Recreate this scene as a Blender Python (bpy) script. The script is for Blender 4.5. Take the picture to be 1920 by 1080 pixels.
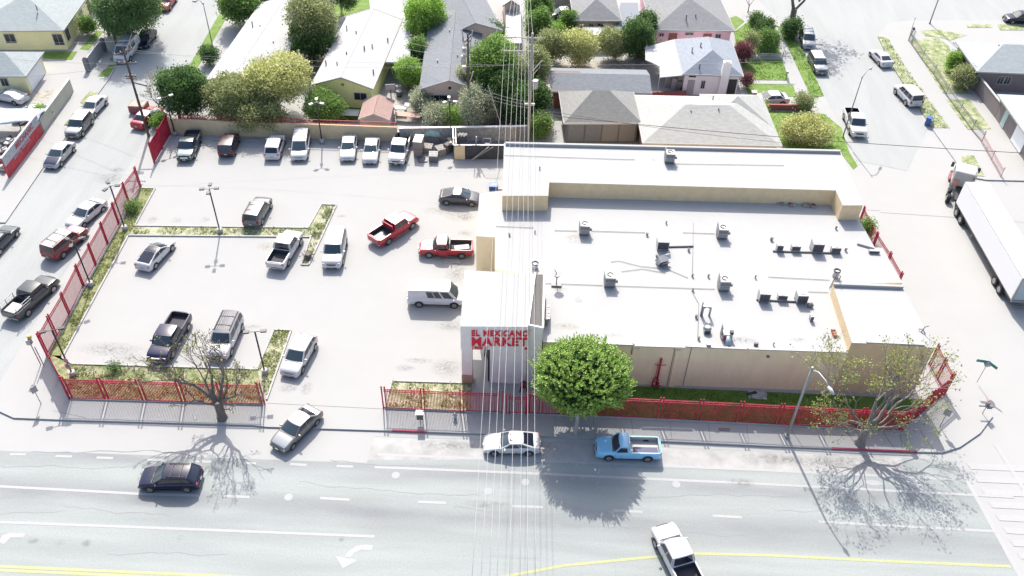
import bpy, bmesh, math, random
from mathutils import Vector, Matrix, Quaternion, noise
R = math.radians
C = bpy.context.scene.collection
S = bpy.context.scene
for o in list(bpy.data.objects): bpy.data.objects.remove(o)

# ---------------------------------------------------------------- camera
CAM_H = 58.0
F = 1640.0
ROT = ((0.998671247, 0.045826379, 0.023572925), (0.048240791, -0.670423865, -0.740408447), (-0.018126387, 0.740561803, -0.671743738))
X_, D_, F_ = (Vector(r) for r in ROT)          # right, down, forward
cam_data = bpy.data.cameras.new("camera")
cam = bpy.data.objects.new("camera", cam_data); C.objects.link(cam)
m = Matrix((X_, -D_, -F_)).transposed().to_4x4()
m.translation = (0, 0, CAM_H)
cam.matrix_world = m
cam_data.lens = F / 1920 * 36; cam_data.sensor_width = 36; cam_data.clip_end = 1500; cam_data.clip_start = .5
S.camera = cam

def P(px, py, z=0.0):
    """point of the photograph -> point of the place at height z"""
    d = X_ * ((px - 960) / F) + D_ * ((py - 540) / F) + F_
    t = (CAM_H - z) / -d.z
    return Vector((d.x * t, d.y * t, z))

# ---------------------------------------------------------------- light
SUN_EL, SUN_AZ = 46.0, -11.0                    # azimuth from +y, towards +x positive
S.view_settings.view_transform = 'Standard'; S.view_settings.look = 'None'
S.view_settings.gamma = 1; S.view_settings.exposure = 0.88
w = bpy.data.worlds.new("World"); S.world = w; w.use_nodes = True
nt = w.node_tree; nt.nodes.clear()
sky = nt.nodes.new('ShaderNodeTexSky'); sky.sky_type = 'NISHITA'; sky.sun_disc = False
sky.sun_elevation = R(SUN_EL); sky.sun_rotation = R(SUN_AZ); sky.air_density = 1.0; sky.dust_density = 3.5
bg = nt.nodes.new('ShaderNodeBackground'); bg.inputs[1].default_value = 0.145
wo = nt.nodes.new('ShaderNodeOutputWorld')
nt.links.new(sky.outputs[0], bg.inputs[0]); nt.links.new(bg.outputs[0], wo.inputs[0])
sd = bpy.data.lights.new("sun", 'SUN'); sd.energy = 3.55; sd.angle = R(.53); sd.color = (1, .955, .885)
sun = bpy.data.objects.new("sun", sd); C.objects.link(sun)
az, el = R(SUN_AZ), R(SUN_EL)
sv = Vector((math.sin(az) * math.cos(el), math.cos(az) * math.cos(el), math.sin(el)))
sun.rotation_euler = sv.to_track_quat('Z', 'Y').to_euler(); sun.location = sv * 200

# ---------------------------------------------------------------- materials
MATS = {}
def mat(name, col, rough=.7, var=0, scale=2.0, col2=None, metal=0, bump=0, coat=0, spec=.5, lo=.35, hi=.65, detail=6, space='Object', stretch=None, emit=None):
    if name in MATS: return MATS[name]
    M = bpy.data.materials.new(name); M.use_nodes = True
    n = M.node_tree.nodes; L = M.node_tree.links
    b = n['Principled BSDF']
    b.inputs['Base Color'].default_value = (*col, 1); b.inputs['Roughness'].default_value = rough
    b.inputs['Metallic'].default_value = metal; b.inputs['Coat Weight'].default_value = coat
    b.inputs['Coat Roughness'].default_value = .06
    b.inputs['Specular IOR Level'].default_value = spec
    if var or col2 or bump:
        if space == 'World':
            g = n.new('ShaderNodeNewGeometry'); src = g.outputs['Position']
        else:
            g = n.new('ShaderNodeTexCoord'); src = g.outputs['Object']
        if stretch:
            mp = n.new('ShaderNodeMapping'); mp.inputs['Scale'].default_value = stretch
            L.new(src, mp.inputs[0]); src = mp.outputs[0]
        t = n.new('ShaderNodeTexNoise'); t.inputs['Scale'].default_value = scale; t.inputs['Detail'].default_value = detail
        t.inputs['Roughness'].default_value = .62
        L.new(src, t.inputs['Vector'])
        if var or col2:
            r = n.new('ShaderNodeValToRGB')
            r.color_ramp.elements[0].position = lo; r.color_ramp.elements[1].position = hi
            c2 = col2 or tuple(max(0, c * (1 - var)) for c in col)
            c1 = col if col2 else tuple(min(1, c * (1 + var)) for c in col)
            r.color_ramp.elements[0].color = (*c2, 1); r.color_ramp.elements[1].color = (*c1, 1)
            L.new(t.outputs['Fac'], r.inputs[0]); L.new(r.outputs[0], b.inputs['Base Color'])
        if bump:
            bp = n.new('ShaderNodeBump'); bp.inputs['Strength'].default_value = bump; bp.inputs['Distance'].default_value = .05
            L.new(t.outputs['Fac'], bp.inputs['Height']); L.new(bp.outputs[0], b.inputs['Normal'])
    MATS[name] = M
    return M

def leafmat(name, dark, light, trans=.38):
    if name in MATS: return MATS[name]
    M = bpy.data.materials.new(name); M.use_nodes = True
    n = M.node_tree.nodes; L = M.node_tree.links; b = n['Principled BSDF']
    g = n.new('ShaderNodeNewGeometry'); r = n.new('ShaderNodeValToRGB')
    r.color_ramp.elements[0].color = (*dark, 1); r.color_ramp.elements[1].color = (*light, 1)
    L.new(g.outputs['Random Per Island'], r.inputs[0]); L.new(r.outputs[0], b.inputs['Base Color'])
    b.inputs['Roughness'].default_value = .5
    tr = n.new('ShaderNodeBsdfTranslucent'); L.new(r.outputs[0], tr.inputs[0])
    mx = n.new('ShaderNodeMixShader'); mx.inputs[0].default_value = trans
    L.new(b.outputs[0], mx.inputs[1]); L.new(tr.outputs[0], mx.inputs[2]); L.new(mx.outputs[0], n['Material Output'].inputs[0])
    MATS[name] = M
    return M

def shingle(name, col, var=.18, row=.2, ang=0):
    """roof shingles: speckled granules plus course lines along the slope"""
    if name in MATS: return MATS[name]
    M = mat(name, col, .9, var, 9, lo=.3, hi=.7, bump=.3)
    n = M.node_tree.nodes; L = M.node_tree.links; b = n['Principled BSDF']
    tc = n.new('ShaderNodeTexCoord'); br = n.new('ShaderNodeTexBrick')
    br.inputs['Scale'].default_value = 1; br.inputs['Row Height'].default_value = row; br.inputs['Brick Width'].default_value = .45
    br.inputs['Mortar Size'].default_value = .014
    br.inputs['Color1'].default_value = (1, 1, 1, 1); br.inputs['Color2'].default_value = (.82, .82, .82, 1); br.inputs['Mortar'].default_value = (.6, .6, .6, 1)
    L.new(tc.outputs['UV'], br.inputs['Vector'])
    mx = n.new('ShaderNodeMix'); mx.data_type = 'RGBA'; mx.blend_type = 'MULTIPLY'; mx.inputs[0].default_value = .8
    old = b.inputs['Base Color'].links[0].from_socket
    L.new(old, mx.inputs[6]); L.new(br.outputs[0], mx.inputs[7]); L.new(mx.outputs[2], b.inputs['Base Color'])
    return M

WHITE_T = (.50, .495, .485)        # every blown-out pale surface sits near this
m_conc = mat('pale_concrete', (.362, .362, .354), .95, .012, .35, space='World', spec=.1)
m_base = m_conc
m_kerb = mat('kerb_concrete', (.387, .383, .375), .85, .08, 3, space='World')
m_redkerb = mat('red_kerb_paint', (.38, .07, .11), .7, .15, 4)
m_roofw = mat('white_roof_coating', (.368, .368, .362), .9, .02, .5, space='World')
m_wall = mat('tan_stucco', (.86, .73, .49), .9, .05, 1.2, space='World', stretch=(1, 1, .3))
m_wallY = mat('cream_stucco', (.68, .53, .33), .9, .06, 1.5, space='World')
m_wallG = mat('grey_plaster', (.88, .81, .76), .9, .04, 1.2, space='World')
m_gravel = mat('grey_gravel_roof', (.125, .12, .115), .95, .12, 9, space='World')
m_red = mat('red_fence_paint', (.40, .014, .045), .6, .3, 1.5)
m_redsign = mat('red_letter_enamel', (.80, .02, .04), .4)
m_metal = mat('galvanised_metal', (.332, .340, .348), .45, .08, 5, metal=.5)
m_wmetal = mat('white_sheet_metal', (.395, .395, .395), .5, .05, 4)
m_dark = mat('dark_steel', (.035, .035, .04), .5, .2, 5)
m_grill = mat('condenser_fins', (.05, .05, .07), .6, .3, 12)
m_gm = mat('grey_steel', (.16, .16, .17), .5, .1, 5)
m_wood = mat('weathered_pole_wood', (.10, .075, .06), .9, .3, 5, stretch=(1, 1, .1))
m_paleW = mat('bleached_wood', (.36, .33, .30), .9, .2, 4, stretch=(1, 1, .1))
m_tire = mat('tyre_rubber', (.018, .018, .02), .85)
m_rim = mat('alloy_rim', (.356, .356, .363), .35, metal=.7)
m_glass = mat('car_glass', (.015, .02, .035), .04, spec=.7)
m_glassT = mat('windscreen_glass', (.035, .055, .07), .05, spec=.8)
m_win = mat('house_glass', (.03, .035, .04), .1)
m_head = mat('headlamp_lens', (.395, .403, .411), .1, spec=.8)
m_tail = mat('tail_lamp_lens', (.35, .015, .02), .15)
m_black = mat('black_plastic', (.02, .02, .022), .5)
m_plate = mat('number_plate', (.395, .395, .395), .5)
m_chrome = mat('chrome', (.6, .6, .6), .15, metal=1)
m_bedl = mat('bed_liner', (.045, .045, .055), .8, .2, 6)
m_white = mat('white_line_paint', (.355, .355, .355), .8, .03, 5, space='World')
m_yellow = mat('yellow_line_paint', (.36, .37, .20), .8, .05, 5, space='World')
m_blue = mat('blue_plastic', (.03, .09, .32), .5, .1, 4)
m_bark = mat('rough_bark', (.15, .125, .11), .95, .3, 6, bump=.5)
m_barkp = mat('pale_bark', (.36, .34, .31), .95, .25, 6, bump=.4)
m_brick = mat('red_brick', (.28, .10, .09), .9, .25, 8)
m_trimw = mat('white_trim', (.395, .395, .387), .6)
m_wire = mat('pale_cable', (.395, .395, .395), .6)
m_wired = mat('dark_cable', (.05, .05, .05), .6)

def asphalt(name, col, dark, bands=None, blotch=.25):
    """worn asphalt: fine grain, blotches and the darker wheel and oil tracks that run down each lane"""
    M = bpy.data.materials.new(name); M.use_nodes = True
    n = M.node_tree.nodes; L = M.node_tree.links; b = n['Principled BSDF']; b.inputs['Roughness'].default_value = .95; b.inputs['Specular IOR Level'].default_value = .12
    g = n.new('ShaderNodeNewGeometry')
    mp = n.new('ShaderNodeMapping'); mp.inputs['Scale'].default_value = (.12, 1.1, 1) if bands else (1, .15, 1)
    L.new(g.outputs['Position'], mp.inputs[0])
    t = n.new('ShaderNodeTexNoise'); t.inputs['Scale'].default_value = .6; t.inputs['Detail'].default_value = 7
    L.new(mp.outputs[0], t.inputs[0])
    r = n.new('ShaderNodeValToRGB'); r.color_ramp.elements[0].position = .38; r.color_ramp.elements[1].position = .62
    r.color_ramp.elements[0].color = (*[c * (1 - blotch * .5) for c in col], 1); r.color_ramp.elements[1].color = (*col, 1)
    L.new(t.outputs['Fac'], r.inputs[0]); out = r.outputs[0]
    if bands:
        sp = n.new('ShaderNodeSeparateXYZ'); L.new(g.outputs['Position'], sp.inputs[0])
        tot = None
        for y0, wd, amp in bands:
            a = n.new('ShaderNodeMath'); a.operation = 'SUBTRACT'; a.inputs[1].default_value = y0; L.new(sp.outputs[1], a.inputs[0])
            a2 = n.new('ShaderNodeMath'); a2.operation = 'DIVIDE'; a2.inputs[1].default_value = wd; L.new(a.outputs[0], a2.inputs[0])
            a3 = n.new('ShaderNodeMath'); a3.operation = 'MULTIPLY'; L.new(a2.outputs[0], a3.inputs[0]); L.new(a2.outputs[0], a3.inputs[1])
            a4 = n.new('ShaderNodeMath'); a4.operation = 'MULTIPLY'; a4.inputs[1].default_value = -1; L.new(a3.outputs[0], a4.inputs[0])
            a5 = n.new('ShaderNodeMath'); a5.operation = 'EXPONENT'; L.new(a4.outputs[0], a5.inputs[0])
            a6 = n.new('ShaderNodeMath'); a6.operation = 'MULTIPLY'; a6.inputs[1].default_value = amp; L.new(a5.outputs[0], a6.inputs[0])
            if tot:
                s = n.new('ShaderNodeMath'); s.operation = 'ADD'; L.new(tot, s.inputs[0]); L.new(a6.outputs[0], s.inputs[1]); tot = s.outputs[0]
            else: tot = a6.outputs[0]
        t2 = n.new('ShaderNodeTexNoise'); t2.inputs['Scale'].default_value = .25; t2.inputs['Detail'].default_value = 5
        mp2 = n.new('ShaderNodeMapping'); mp2.inputs['Scale'].default_value = (.5, 2, 1); L.new(g.outputs['Position'], mp2.inputs[0]); L.new(mp2.outputs[0], t2.inputs[0])
        mr = n.new('ShaderNodeMapRange'); mr.inputs[1].default_value = .3; mr.inputs[2].default_value = .7; mr.inputs[3].default_value = .25; mr.inputs[4].default_value = 1.2
        L.new(t2.outputs['Fac'], mr.inputs[0])
        mm = n.new('ShaderNodeMath'); mm.operation = 'MULTIPLY'; mm.use_clamp = True; L.new(tot, mm.inputs[0]); L.new(mr.outputs[0], mm.inputs[1])
        mx = n.new('ShaderNodeMix'); mx.data_type = 'RGBA'; L.new(mm.outputs[0], mx.inputs[0]); L.new(out, mx.inputs[6]); mx.inputs[7].default_value = (*dark, 1)
        out = mx.outputs[2]
    f = n.new('ShaderNodeTexNoise'); f.inputs['Scale'].default_value = 7; f.inputs['Detail'].default_value = 4; L.new(g.outputs['Position'], f.inputs[0])
    fr = n.new('ShaderNodeMapRange'); fr.inputs[1].default_value = .3; fr.inputs[2].default_value = .7; fr.inputs[3].default_value = .93; fr.inputs[4].default_value = 1.05
    L.new(f.outputs['Fac'], fr.inputs[0])
    m2 = n.new('ShaderNodeMix'); m2.data_type = 'RGBA'; m2.blend_type = 'MULTIPLY'; m2.inputs[0].default_value = 1
    L.new(out, m2.inputs[6]); L.new(fr.outputs[0], m2.inputs[7]); L.new(m2.outputs[2], b.inputs['Base Color'])
    return M

def grassmat(name, green, dead, bare=.5, sc=1.6):
    M = bpy.data.materials.new(name); M.use_nodes = True
    n = M.node_tree.nodes; L = M.node_tree.links; b = n['Principled BSDF']; b.inputs['Roughness'].default_value = .95
    g = n.new('ShaderNodeNewGeometry')
    a = n.new('ShaderNodeTexNoise'); a.inputs['Scale'].default_value = sc; a.inputs['Detail'].default_value = 8; a.inputs['Roughness'].default_value = .7
    L.new(g.outputs['Position'], a.inputs[0])
    r = n.new('ShaderNodeValToRGB'); e = r.color_ramp.elements
    e[0].position = bare - .12; e[0].color = (*green, 1); e[1].position = bare + .12; e[1].color = (*dead, 1)
    L.new(a.outputs['Fac'], r.inputs[0])
    f = n.new('ShaderNodeTexNoise'); f.inputs['Scale'].default_value = 14; f.inputs['Detail'].default_value = 4; L.new(g.outputs['Position'], f.inputs[0])
    fr = n.new('ShaderNodeMapRange'); fr.inputs[1].default_value = .3; fr.inputs[2].default_value = .7; fr.inputs[3].default_value = .55; fr.inputs[4].default_value = 1.35
    L.new(f.outputs['Fac'], fr.inputs[0])
    m2 = n.new('ShaderNodeMix'); m2.data_type = 'RGBA'; m2.blend_type = 'MULTIPLY'; m2.inputs[0].default_value = 1
    L.new(r.outputs[0], m2.inputs[6]); L.new(fr.outputs[0], m2.inputs[7]); L.new(m2.outputs[2], b.inputs['Base Color'])
    bp = n.new('ShaderNodeBump'); bp.inputs['Strength'].default_value = .6; bp.inputs['Distance'].default_value = .06; L.new(f.outputs['Fac'], bp.inputs['Height']); L.new(bp.outputs[0], b.inputs['Normal'])
    return M

# ---------------------------------------------------------------- mesh helpers
class MB:
    def __init__(s): s.bm = bmesh.new(); s.uv = None
    def face(s, pts, mi=0):
        try: f = s.bm.faces.new([s.bm.verts.new(p) for p in pts]); f.material_index = mi; return f
        except ValueError: return None
    def box(s, c, d, rz=0, mi=0, mtx=None):
        cx, cy, cz = c; dx, dy, dz = d[0] / 2, d[1] / 2, d[2] / 2
        vs = []
        for x, y, z in ((-1,-1,-1),(1,-1,-1),(1,1,-1),(-1,1,-1),(-1,-1,1),(1,-1,1),(1,1,1),(-1,1,1)):
            v = Vector((x * dx, y * dy, z * dz))
            if mtx: v = mtx @ v
            elif rz: v.rotate(Matrix.Rotation(rz, 3, 'Z'))
            vs.append(s.bm.verts.new(v + Vector(c)))
        for f in ((3,2,1,0),(4,5,6,7),(0,1,5,4),(1,2,6,5),(2,3,7,6),(3,0,4,7)):
            q = s.bm.faces.new([vs[i] for i in f]); q.material_index = mi
        return s
    def beam(s, a, b, wd, ht=None, mi=0):
        a, b = Vector(a), Vector(b); d = b - a; L = d.length
        if L < 1e-6: return s
        q = d.to_track_quat('X', 'Z').to_matrix()
        return s.box((a + b) / 2, (L, wd, ht or wd), mtx=q, mi=mi)
    def tube(s, pts, r, n=6, mi=0, caps=True):
        pts = [Vector(p) for p in pts]
        rs = r if isinstance(r, (list, tuple)) else [r] * len(pts)
        prev = None; ref = None
        for i, p in enumerate(pts):
            d = (pts[min(i + 1, len(pts) - 1)] - pts[max(i - 1, 0)])
            if d.length < 1e-9: d = Vector((0, 0, 1))
            d.normalize()
            if ref is None:
                ref = d.orthogonal().normalized()
            else:
                ref = (ref - d * ref.dot(d));
                ref = ref.normalized() if ref.length > 1e-6 else d.orthogonal().normalized()
            e = d.cross(ref)
            ring = [s.bm.verts.new(p + (ref * math.cos(2*math.pi*k/n) + e * math.sin(2*math.pi*k/n)) * rs[i]) for k in range(n)]
            if prev:
                for k in range(n):
                    f = s.bm.faces.new((prev[k], prev[(k+1) % n], ring[(k+1) % n], ring[k])); f.material_index = mi; f.smooth = True
            elif caps and n > 2:
                s.bm.faces.new(ring[::-1]).material_index = mi
            prev = ring
        if caps: s.bm.faces.new(prev).material_index = mi
        return s
    def cyl(s, c, r, h, n=16, r2=None, mi=0, axis='Z'):
        c = Vector(c); d = {'Z': Vector((0,0,1)), 'Y': Vector((0,1,0)), 'X': Vector((1,0,0))}[axis] * h
        return s.tube([c, c + d], [r, r if r2 is None else r2], n, mi)
    def grid(s, rows, mi=0, close=False, smooth=True):
        V = [[s.bm.verts.new(p) for p in row] for row in rows]
        for i in range(len(V) - 1):
            k = len(V[i]); rng = range(k) if close else range(k - 1)
            for j in rng:
                try:
                    f = s.bm.faces.new((V[i][j], V[i][(j+1) % k], V[i+1][(j+1) % k], V[i+1][j])); f.material_index = mi; f.smooth = smooth
                except ValueError: pass
        return V
    def prism(s, poly, z0, z1, mi=0, mt=None):
        a = [s.bm.verts.new((p[0], p[1], z0)) for p in poly]; b = [s.bm.verts.new((p[0], p[1], z1)) for p in poly]
        n = len(poly)
        s.bm.faces.new(a[::-1]).material_index = mi; s.bm.faces.new(b).material_index = mi if mt is None else mt
        for i in range(n): s.bm.faces.new((a[i], a[(i+1) % n], b[(i+1) % n], b[i])).material_index = mi
        return s
    def build(s, name, mats, parent=None, smooth=None, bevel=0, weld=False):
        if weld: bmesh.ops.remove_doubles(s.bm, verts=s.bm.verts, dist=.0005)
        bmesh.ops.recalc_face_normals(s.bm, faces=s.bm.faces)
        if smooth is not None:
            for f in s.bm.faces: f.smooth = True
            for e in s.bm.edges:
                if len(e.link_faces) == 2 and e.calc_face_angle(0) > R(smooth): e.smooth = False
        me = bpy.data.meshes.new(name); s.bm.to_mesh(me); s.bm.free()
        for m_ in (mats if isinstance(mats, (list, tuple)) else [mats]): me.materials.append(m_)
        o = bpy.data.objects.new(name, me); C.objects.link(o)
        if parent: o.parent = parent
        if bevel:
            b = o.modifiers.new('bevel', 'BEVEL'); b.width = bevel; b.segments = 2; b.limit_method = 'ANGLE'
        return o

def tag(o, label=None, cat=None, group=None, kind=None):
    if label: o['label'] = label
    if cat: o['category'] = cat
    if group: o['group'] = group
    if kind: o['kind'] = kind
    return o
def thing(name, label, cat, loc=(0,0,0), rz=0, group=None):
    o = bpy.data.objects.new(name, None); C.objects.link(o); o.empty_display_size = .3
    o.location = loc; o.rotation_euler = (0, 0, rz)
    return tag(o, label, cat, group)
def px(pts, z=0): return [P(x, y, z) for x, y in pts]
def ccw(poly):
    a = sum(poly[i][0] * poly[(i+1) % len(poly)][1] - poly[(i+1) % len(poly)][0] * poly[i][1] for i in range(len(poly)))
    return poly if a > 0 else poly[::-1]
def sheet(name, pts, z, m, kind='structure', label=None, pz=None):
    mb = MB(); poly = ccw(px(pts, z if pz is None else pz)); mb.face([(p.x, p.y, z) for p in poly])
    o = mb.build(name, m); tag(o, label, None, None, kind); return o
def slab(name, pts, z0, z1, m, kind='structure', pz=None):
    poly = ccw(px(pts, z1 if pz is None else pz)); o = MB().prism(poly, z0, z1).build(name, m); tag(o, kind=kind); return o
def copy_tree(o, parent=None):
    c = o.copy(); C.objects.link(c); c.parent = parent
    for ch in [k for k in bpy.data.objects if k.parent == o]: copy_tree(ch, c)
    return c

# ================================================================= SETTING
ZR = -.13                                        # road level; lots and pavements are at 0
g = MB(); g.face([(-700, -100, ZR - .012), (700, -100, ZR - .012), (700, 900, ZR - .012), (-700, 900, ZR - .012)])
tag(g.build('ground', m_conc), kind='structure')
road_m = asphalt('worn_road_asphalt', (.318, .340, .332), (.215, .225, .23), bands=((41.6, .75, .75), (43.4, .35, .15), (37.8, .95, .95), (36.4, .4, .25), (33.2, .6, .15)))
sheet('main_road', [(-700, 800), (20, 846), (160, 849), (400, 858), (688, 868), (702, 818), (903, 823), (1235, 838), (1500, 848), (1700, 858), (1795, 866), (1905, 1066), (2000, 1300), (-700, 1300)], ZR, road_m)
strip_m = asphalt('bleached_street_asphalt', (.343, .356, .352), (.27, .28, .285), blotch=.14)
sheet('side_street', [(70, 312), (205, 147), (262, 40), (340, -80), (520, -80), (412, 25), (350, 132), (217, 352), (130, 500), (-18, 746), (-60, 800), (-500, 800), (-250, 560)], ZR + .004, strip_m)
strip_m2 = asphalt('pale_street_asphalt', (.346, .357, .352), (.27, .28, .285), blotch=.12)
sheet('east_street', [(1400, 6), (1480, 52), (1512, 98), (1548, 180), (1600, 300), (1700, 320), (1740, 240), (1675, 122), (1648, 67), (1690, 38), (2050, 38), (2050, -60), (1200, -60)], ZR + .004, strip_m2)
sheet('parking_lane', [(688, 862), (702, 820), (903, 825), (1100, 833), (1500, 850), (1690, 858), (1700, 897), (1300, 876), (1000, 862)], ZR + .004, mat('parking_lane_asphalt', (.348, .344, .336), .9, .16, .5, space='World', bump=.1))
# blocks (raised, with kerb faces)
block = [(-18, 746), (-14, 765), (25, 783), (125, 787), (475, 797), (500, 800), (720, 807), (903, 813), (1235, 827), (1440, 836), (1720, 847), (1768, 848), (1800, 838), (1838, 812), (1862, 780), (1800, 650), (1700, 500), (1612, 318), (1590, 262), (1545, 180), (1508, 100), (1480, 55), (1440, 18), (1380, -40), (1300, -140), (560, -140), (412, 25), (350, 132), (217, 352)]
slab('block_pavement', block, -.6, 0, m_conc)
slab('west_block_pavement', [(10, 417), (82, 312), (205, 147), (262, 40), (340, -80), (340, -200), (-700, -200), (-1100, 417), (-400, 417)], -.6, -.002, m_conc)
slab('east_block_pavement', [(1648, 67), (1675, 122), (1747, 240), (1787, 295), (1802, 318), (1821, 332), (1850, 337), (2400, 350), (2600, 38), (1760, 38), (1702, 38), (1665, 44)], -.6, -.001, m_conc)
# road lines
def lines(name, segs, m_, wd, z, cat=None, dz=ZR):
    mb = MB()
    for a in segs:
        q = [P(x, y, dz) for x, y in a]
        for i in range(len(q) - 1):
            d = (q[i+1] - q[i]).normalized(); nrm = Vector((-d.y, d.x, 0)) * wd / 2
            mb.face([(v.x, v.y, z) for v in (q[i] - nrm, q[i+1] - nrm, q[i+1] + nrm, q[i] + nrm)])
    o = mb.build(name, m_); tag(o, kind='structure'); return o
lines('lane_lines', [[(-200, 899), (0, 912), (262, 926), (372, 929)], [(-200, 966), (0, 979), (350, 992), (702, 1006)],
    [(702, 876), (960, 886), (1440, 908), (1900, 932)], [(708, 852), (1027, 865), (1440, 882), (1790, 899)], [(1535, 978), (1862, 996)],
    [(420, 930), (468, 932)], [(600, 934), (655, 937)], [(784, 941), (836, 943)], [(960, 949), (1018, 951)], [(1150, 957), (1205, 960)], [(1336, 967), (1391, 970)]], m_white, .23, ZR + .008)
lines('lane_dashes', [[(18, 852), (49, 852)], [(104, 855), (135, 856)], [(181, 858), (212, 859)], [(276, 862), (308, 863)], [(366, 865), (398, 866)], [(457, 868), (480, 869)], [(544, 870), (575, 872)], [(631, 874), (662, 875)]], m_white, .22, ZR + .008)
lines('yellow_lines', [[(-200, 1050), (0, 1062), (480, 1083), (700, 1098)], [(-200, 1057), (0, 1069), (480, 1090)], [(930, 1084), (1060, 1060), (1225, 1044), (1310, 1038), (1440, 1041), (1660, 1052), (1895, 1062)], ], m_yellow, .24, ZR + .009)
lines('crossing_lines', [[(1795, 868), (1905, 1066), (1960, 1160)], [(1866, 832), (1990, 1030)]], m_white, .35, ZR + .01)
cb = MB()
for i in range(9):
    y = 868 + i * 24
    a = [P(1812 + i * 13.5, y, ZR), P(2010, y + 8, ZR), P(2020, y + 20, ZR), P(1820 + i * 13.5, y + 12, ZR)]
    cb.face([(v.x, v.y, ZR + .0095) for v in a])
tag(cb.build('crossing_bars', m_white), kind='structure')
ar = MB()
def arrow(pts): ar.face([(v.x, v.y, ZR + .009) for v in (P(x, y, ZR) for x, y in pts)])
arrow([(700, 1022), (697, 1032), (678, 1031), (664, 1037), (657, 1046), (646, 1044), (652, 1034), (668, 1024), (684, 1021)])
arrow([(628, 1042), (672, 1050), (643, 1066)])
arrow([(48, 1000), (44, 1008), (20, 1008), (8, 1020), (-4, 1018), (4, 1004), (20, 999)])
arrow([(1612, 904), (1634, 900), (1652, 904), (1656, 909), (1634, 910)]); arrow([(1698, 898), (1722, 900), (1732, 909), (1716, 916), (1700, 908)])
tag(ar.build('arrow_markings', m_white), kind='structure')
mhl = MB()
for x_, y_ in ((985, 904), (1268, 908), (915, 921), (541, 932), (742, 891)):
    q = P(x_, y_, ZR); mhl.face([(q.x + .33 * math.cos(a), q.y + .33 * math.sin(a), ZR + .0075) for a in [k * math.pi / 7 for k in range(14)]])
tag(mhl.build('manhole_covers', mat('pale_iron_cover', (.335, .345, .345), .8)), kind='structure')
ck = MB(); crng = random.Random(2)
def crack(x0_, y0_, x1_, y1_, wd=.03, amp=.12, z=ZR + .0085):
    a_, b_ = P(x0_, y0_, ZR), P(x1_, y1_, ZR); n_ = int((b_ - a_).length / .5) + 2; prev_ = None; off_ = 0
    d_ = (b_ - a_).normalized(); nn = Vector((-d_.y, d_.x, 0))
    for k in range(n_ + 1):
        off_ += crng.uniform(-amp, amp); p_ = a_.lerp(b_, k / n_) + nn * off_; w2 = wd * crng.uniform(.3, 1)
        if prev_: q_, w1 = prev_; ck.face([(v.x, v.y, z) for v in (q_ - nn * w1, p_ - nn * w2, p_ + nn * w2, q_ + nn * w1)])
        prev_ = (p_, w2)
for c_ in ((0, 876, 250, 882), (60, 846, 370, 862), (120, 945, 320, 962), (560, 905, 900, 920), (850, 948, 950, 952), (1180, 930, 1500, 935), (910, 1045, 1010, 1052), (1050, 985, 1400, 1000), (1450, 955, 1560, 962), (0, 965, 120, 955), (1150, 1045, 1160, 1090), (200, 1040, 420, 1050), (620, 862, 860, 872)): crack(*c_)
for c_ in ((160, 455, 120, 520), (205, 380, 215, 300), (60, 640, 0, 700), (150, 400, 195, 310), (1620, 110, 1640, 240), (1560, 60, 1600, 160)): crack(*c_, wd=.025)
tag(ck.build('road_cracks', mat('sealed_crack', (.265, .278, .28), .9)), kind='structure')
# kerb tops painted red
def kerbstone(name, pts, m_, wd=.16, z0=-.13, z1=.006):
    q = px(pts); mb = MB()
    for i in range(len(q) - 1):
        d = (q[i+1] - q[i]).normalized(); n_ = Vector((d.y, -d.x, 0)); off = n_ * .01
        a, b = q[i] + off, q[i+1] + off
        mb.prism(ccw([a, b, b - n_ * wd, a - n_ * wd]), z0, z1)
    o = mb.build(name, m_); tag(o, kind='structure'); return o
kerbstone('red_kerb', [(1560, 841), (1720, 847.5)], m_redkerb); kerbstone('red_kerb', [(735, 807.5), (800, 810)], m_redkerb)
# planted ground
G_DRY = grassmat('dry_weedy_grass', (.105, .155, .045), (.34, .32, .20), .50, 1.5)
G_DRY2 = grassmat('patchy_grass_with_white_litter', (.12, .17, .045), (.44, .42, .31), .47, 1.1)
G_GRN = grassmat('lush_lawn', (.12, .215, .03), (.20, .27, .085), .55, 1.0)
G_SHADE = grassmat('short_green_grass', (.10, .19, .03), (.13, .19, .05), .6, 1.2)
G_OLIVE = grassmat('olive_weeds', (.16, .19, .065), (.27, .27, .14), .5, 2.2)
def grass(name, pts, m_, z=.035, label=None):
    poly = ccw(px(pts)); mb = MB().prism(poly, -.05, z); return tag(mb.build(name, m_), label, None, None, 'stuff')
grass('planter_grass', [(266, 353), (290, 354), (252, 424), (240, 441), (187, 540), (118, 668), (135, 684), (92, 664), (136, 590), (160, 540), (204, 458), (244, 384)], G_OLIVE)
grass('planter_grass', [(135, 684), (375, 690), (482, 693), (497, 757), (132, 747), (92, 666), (118, 668)], G_DRY)
grass('planter_grass', [(253, 425), (578, 429), (604, 385), (630, 386), (578, 496), (566, 496), (583, 443), (241, 441)], G_DRY2)
grass('planter_grass', [(515, 620), (544, 621), (500, 745), (482, 694)], G_DRY2)
grass('planter_grass', [(735, 716), (884, 721), (882, 771), (720, 765)], G_DRY2)
grass('wall_strip_grass', [(1045, 718), (1440, 735), (1592, 742), (1745, 750), (1765, 742), (1690, 800), (1440, 793), (1046, 776)], G_SHADE)
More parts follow.
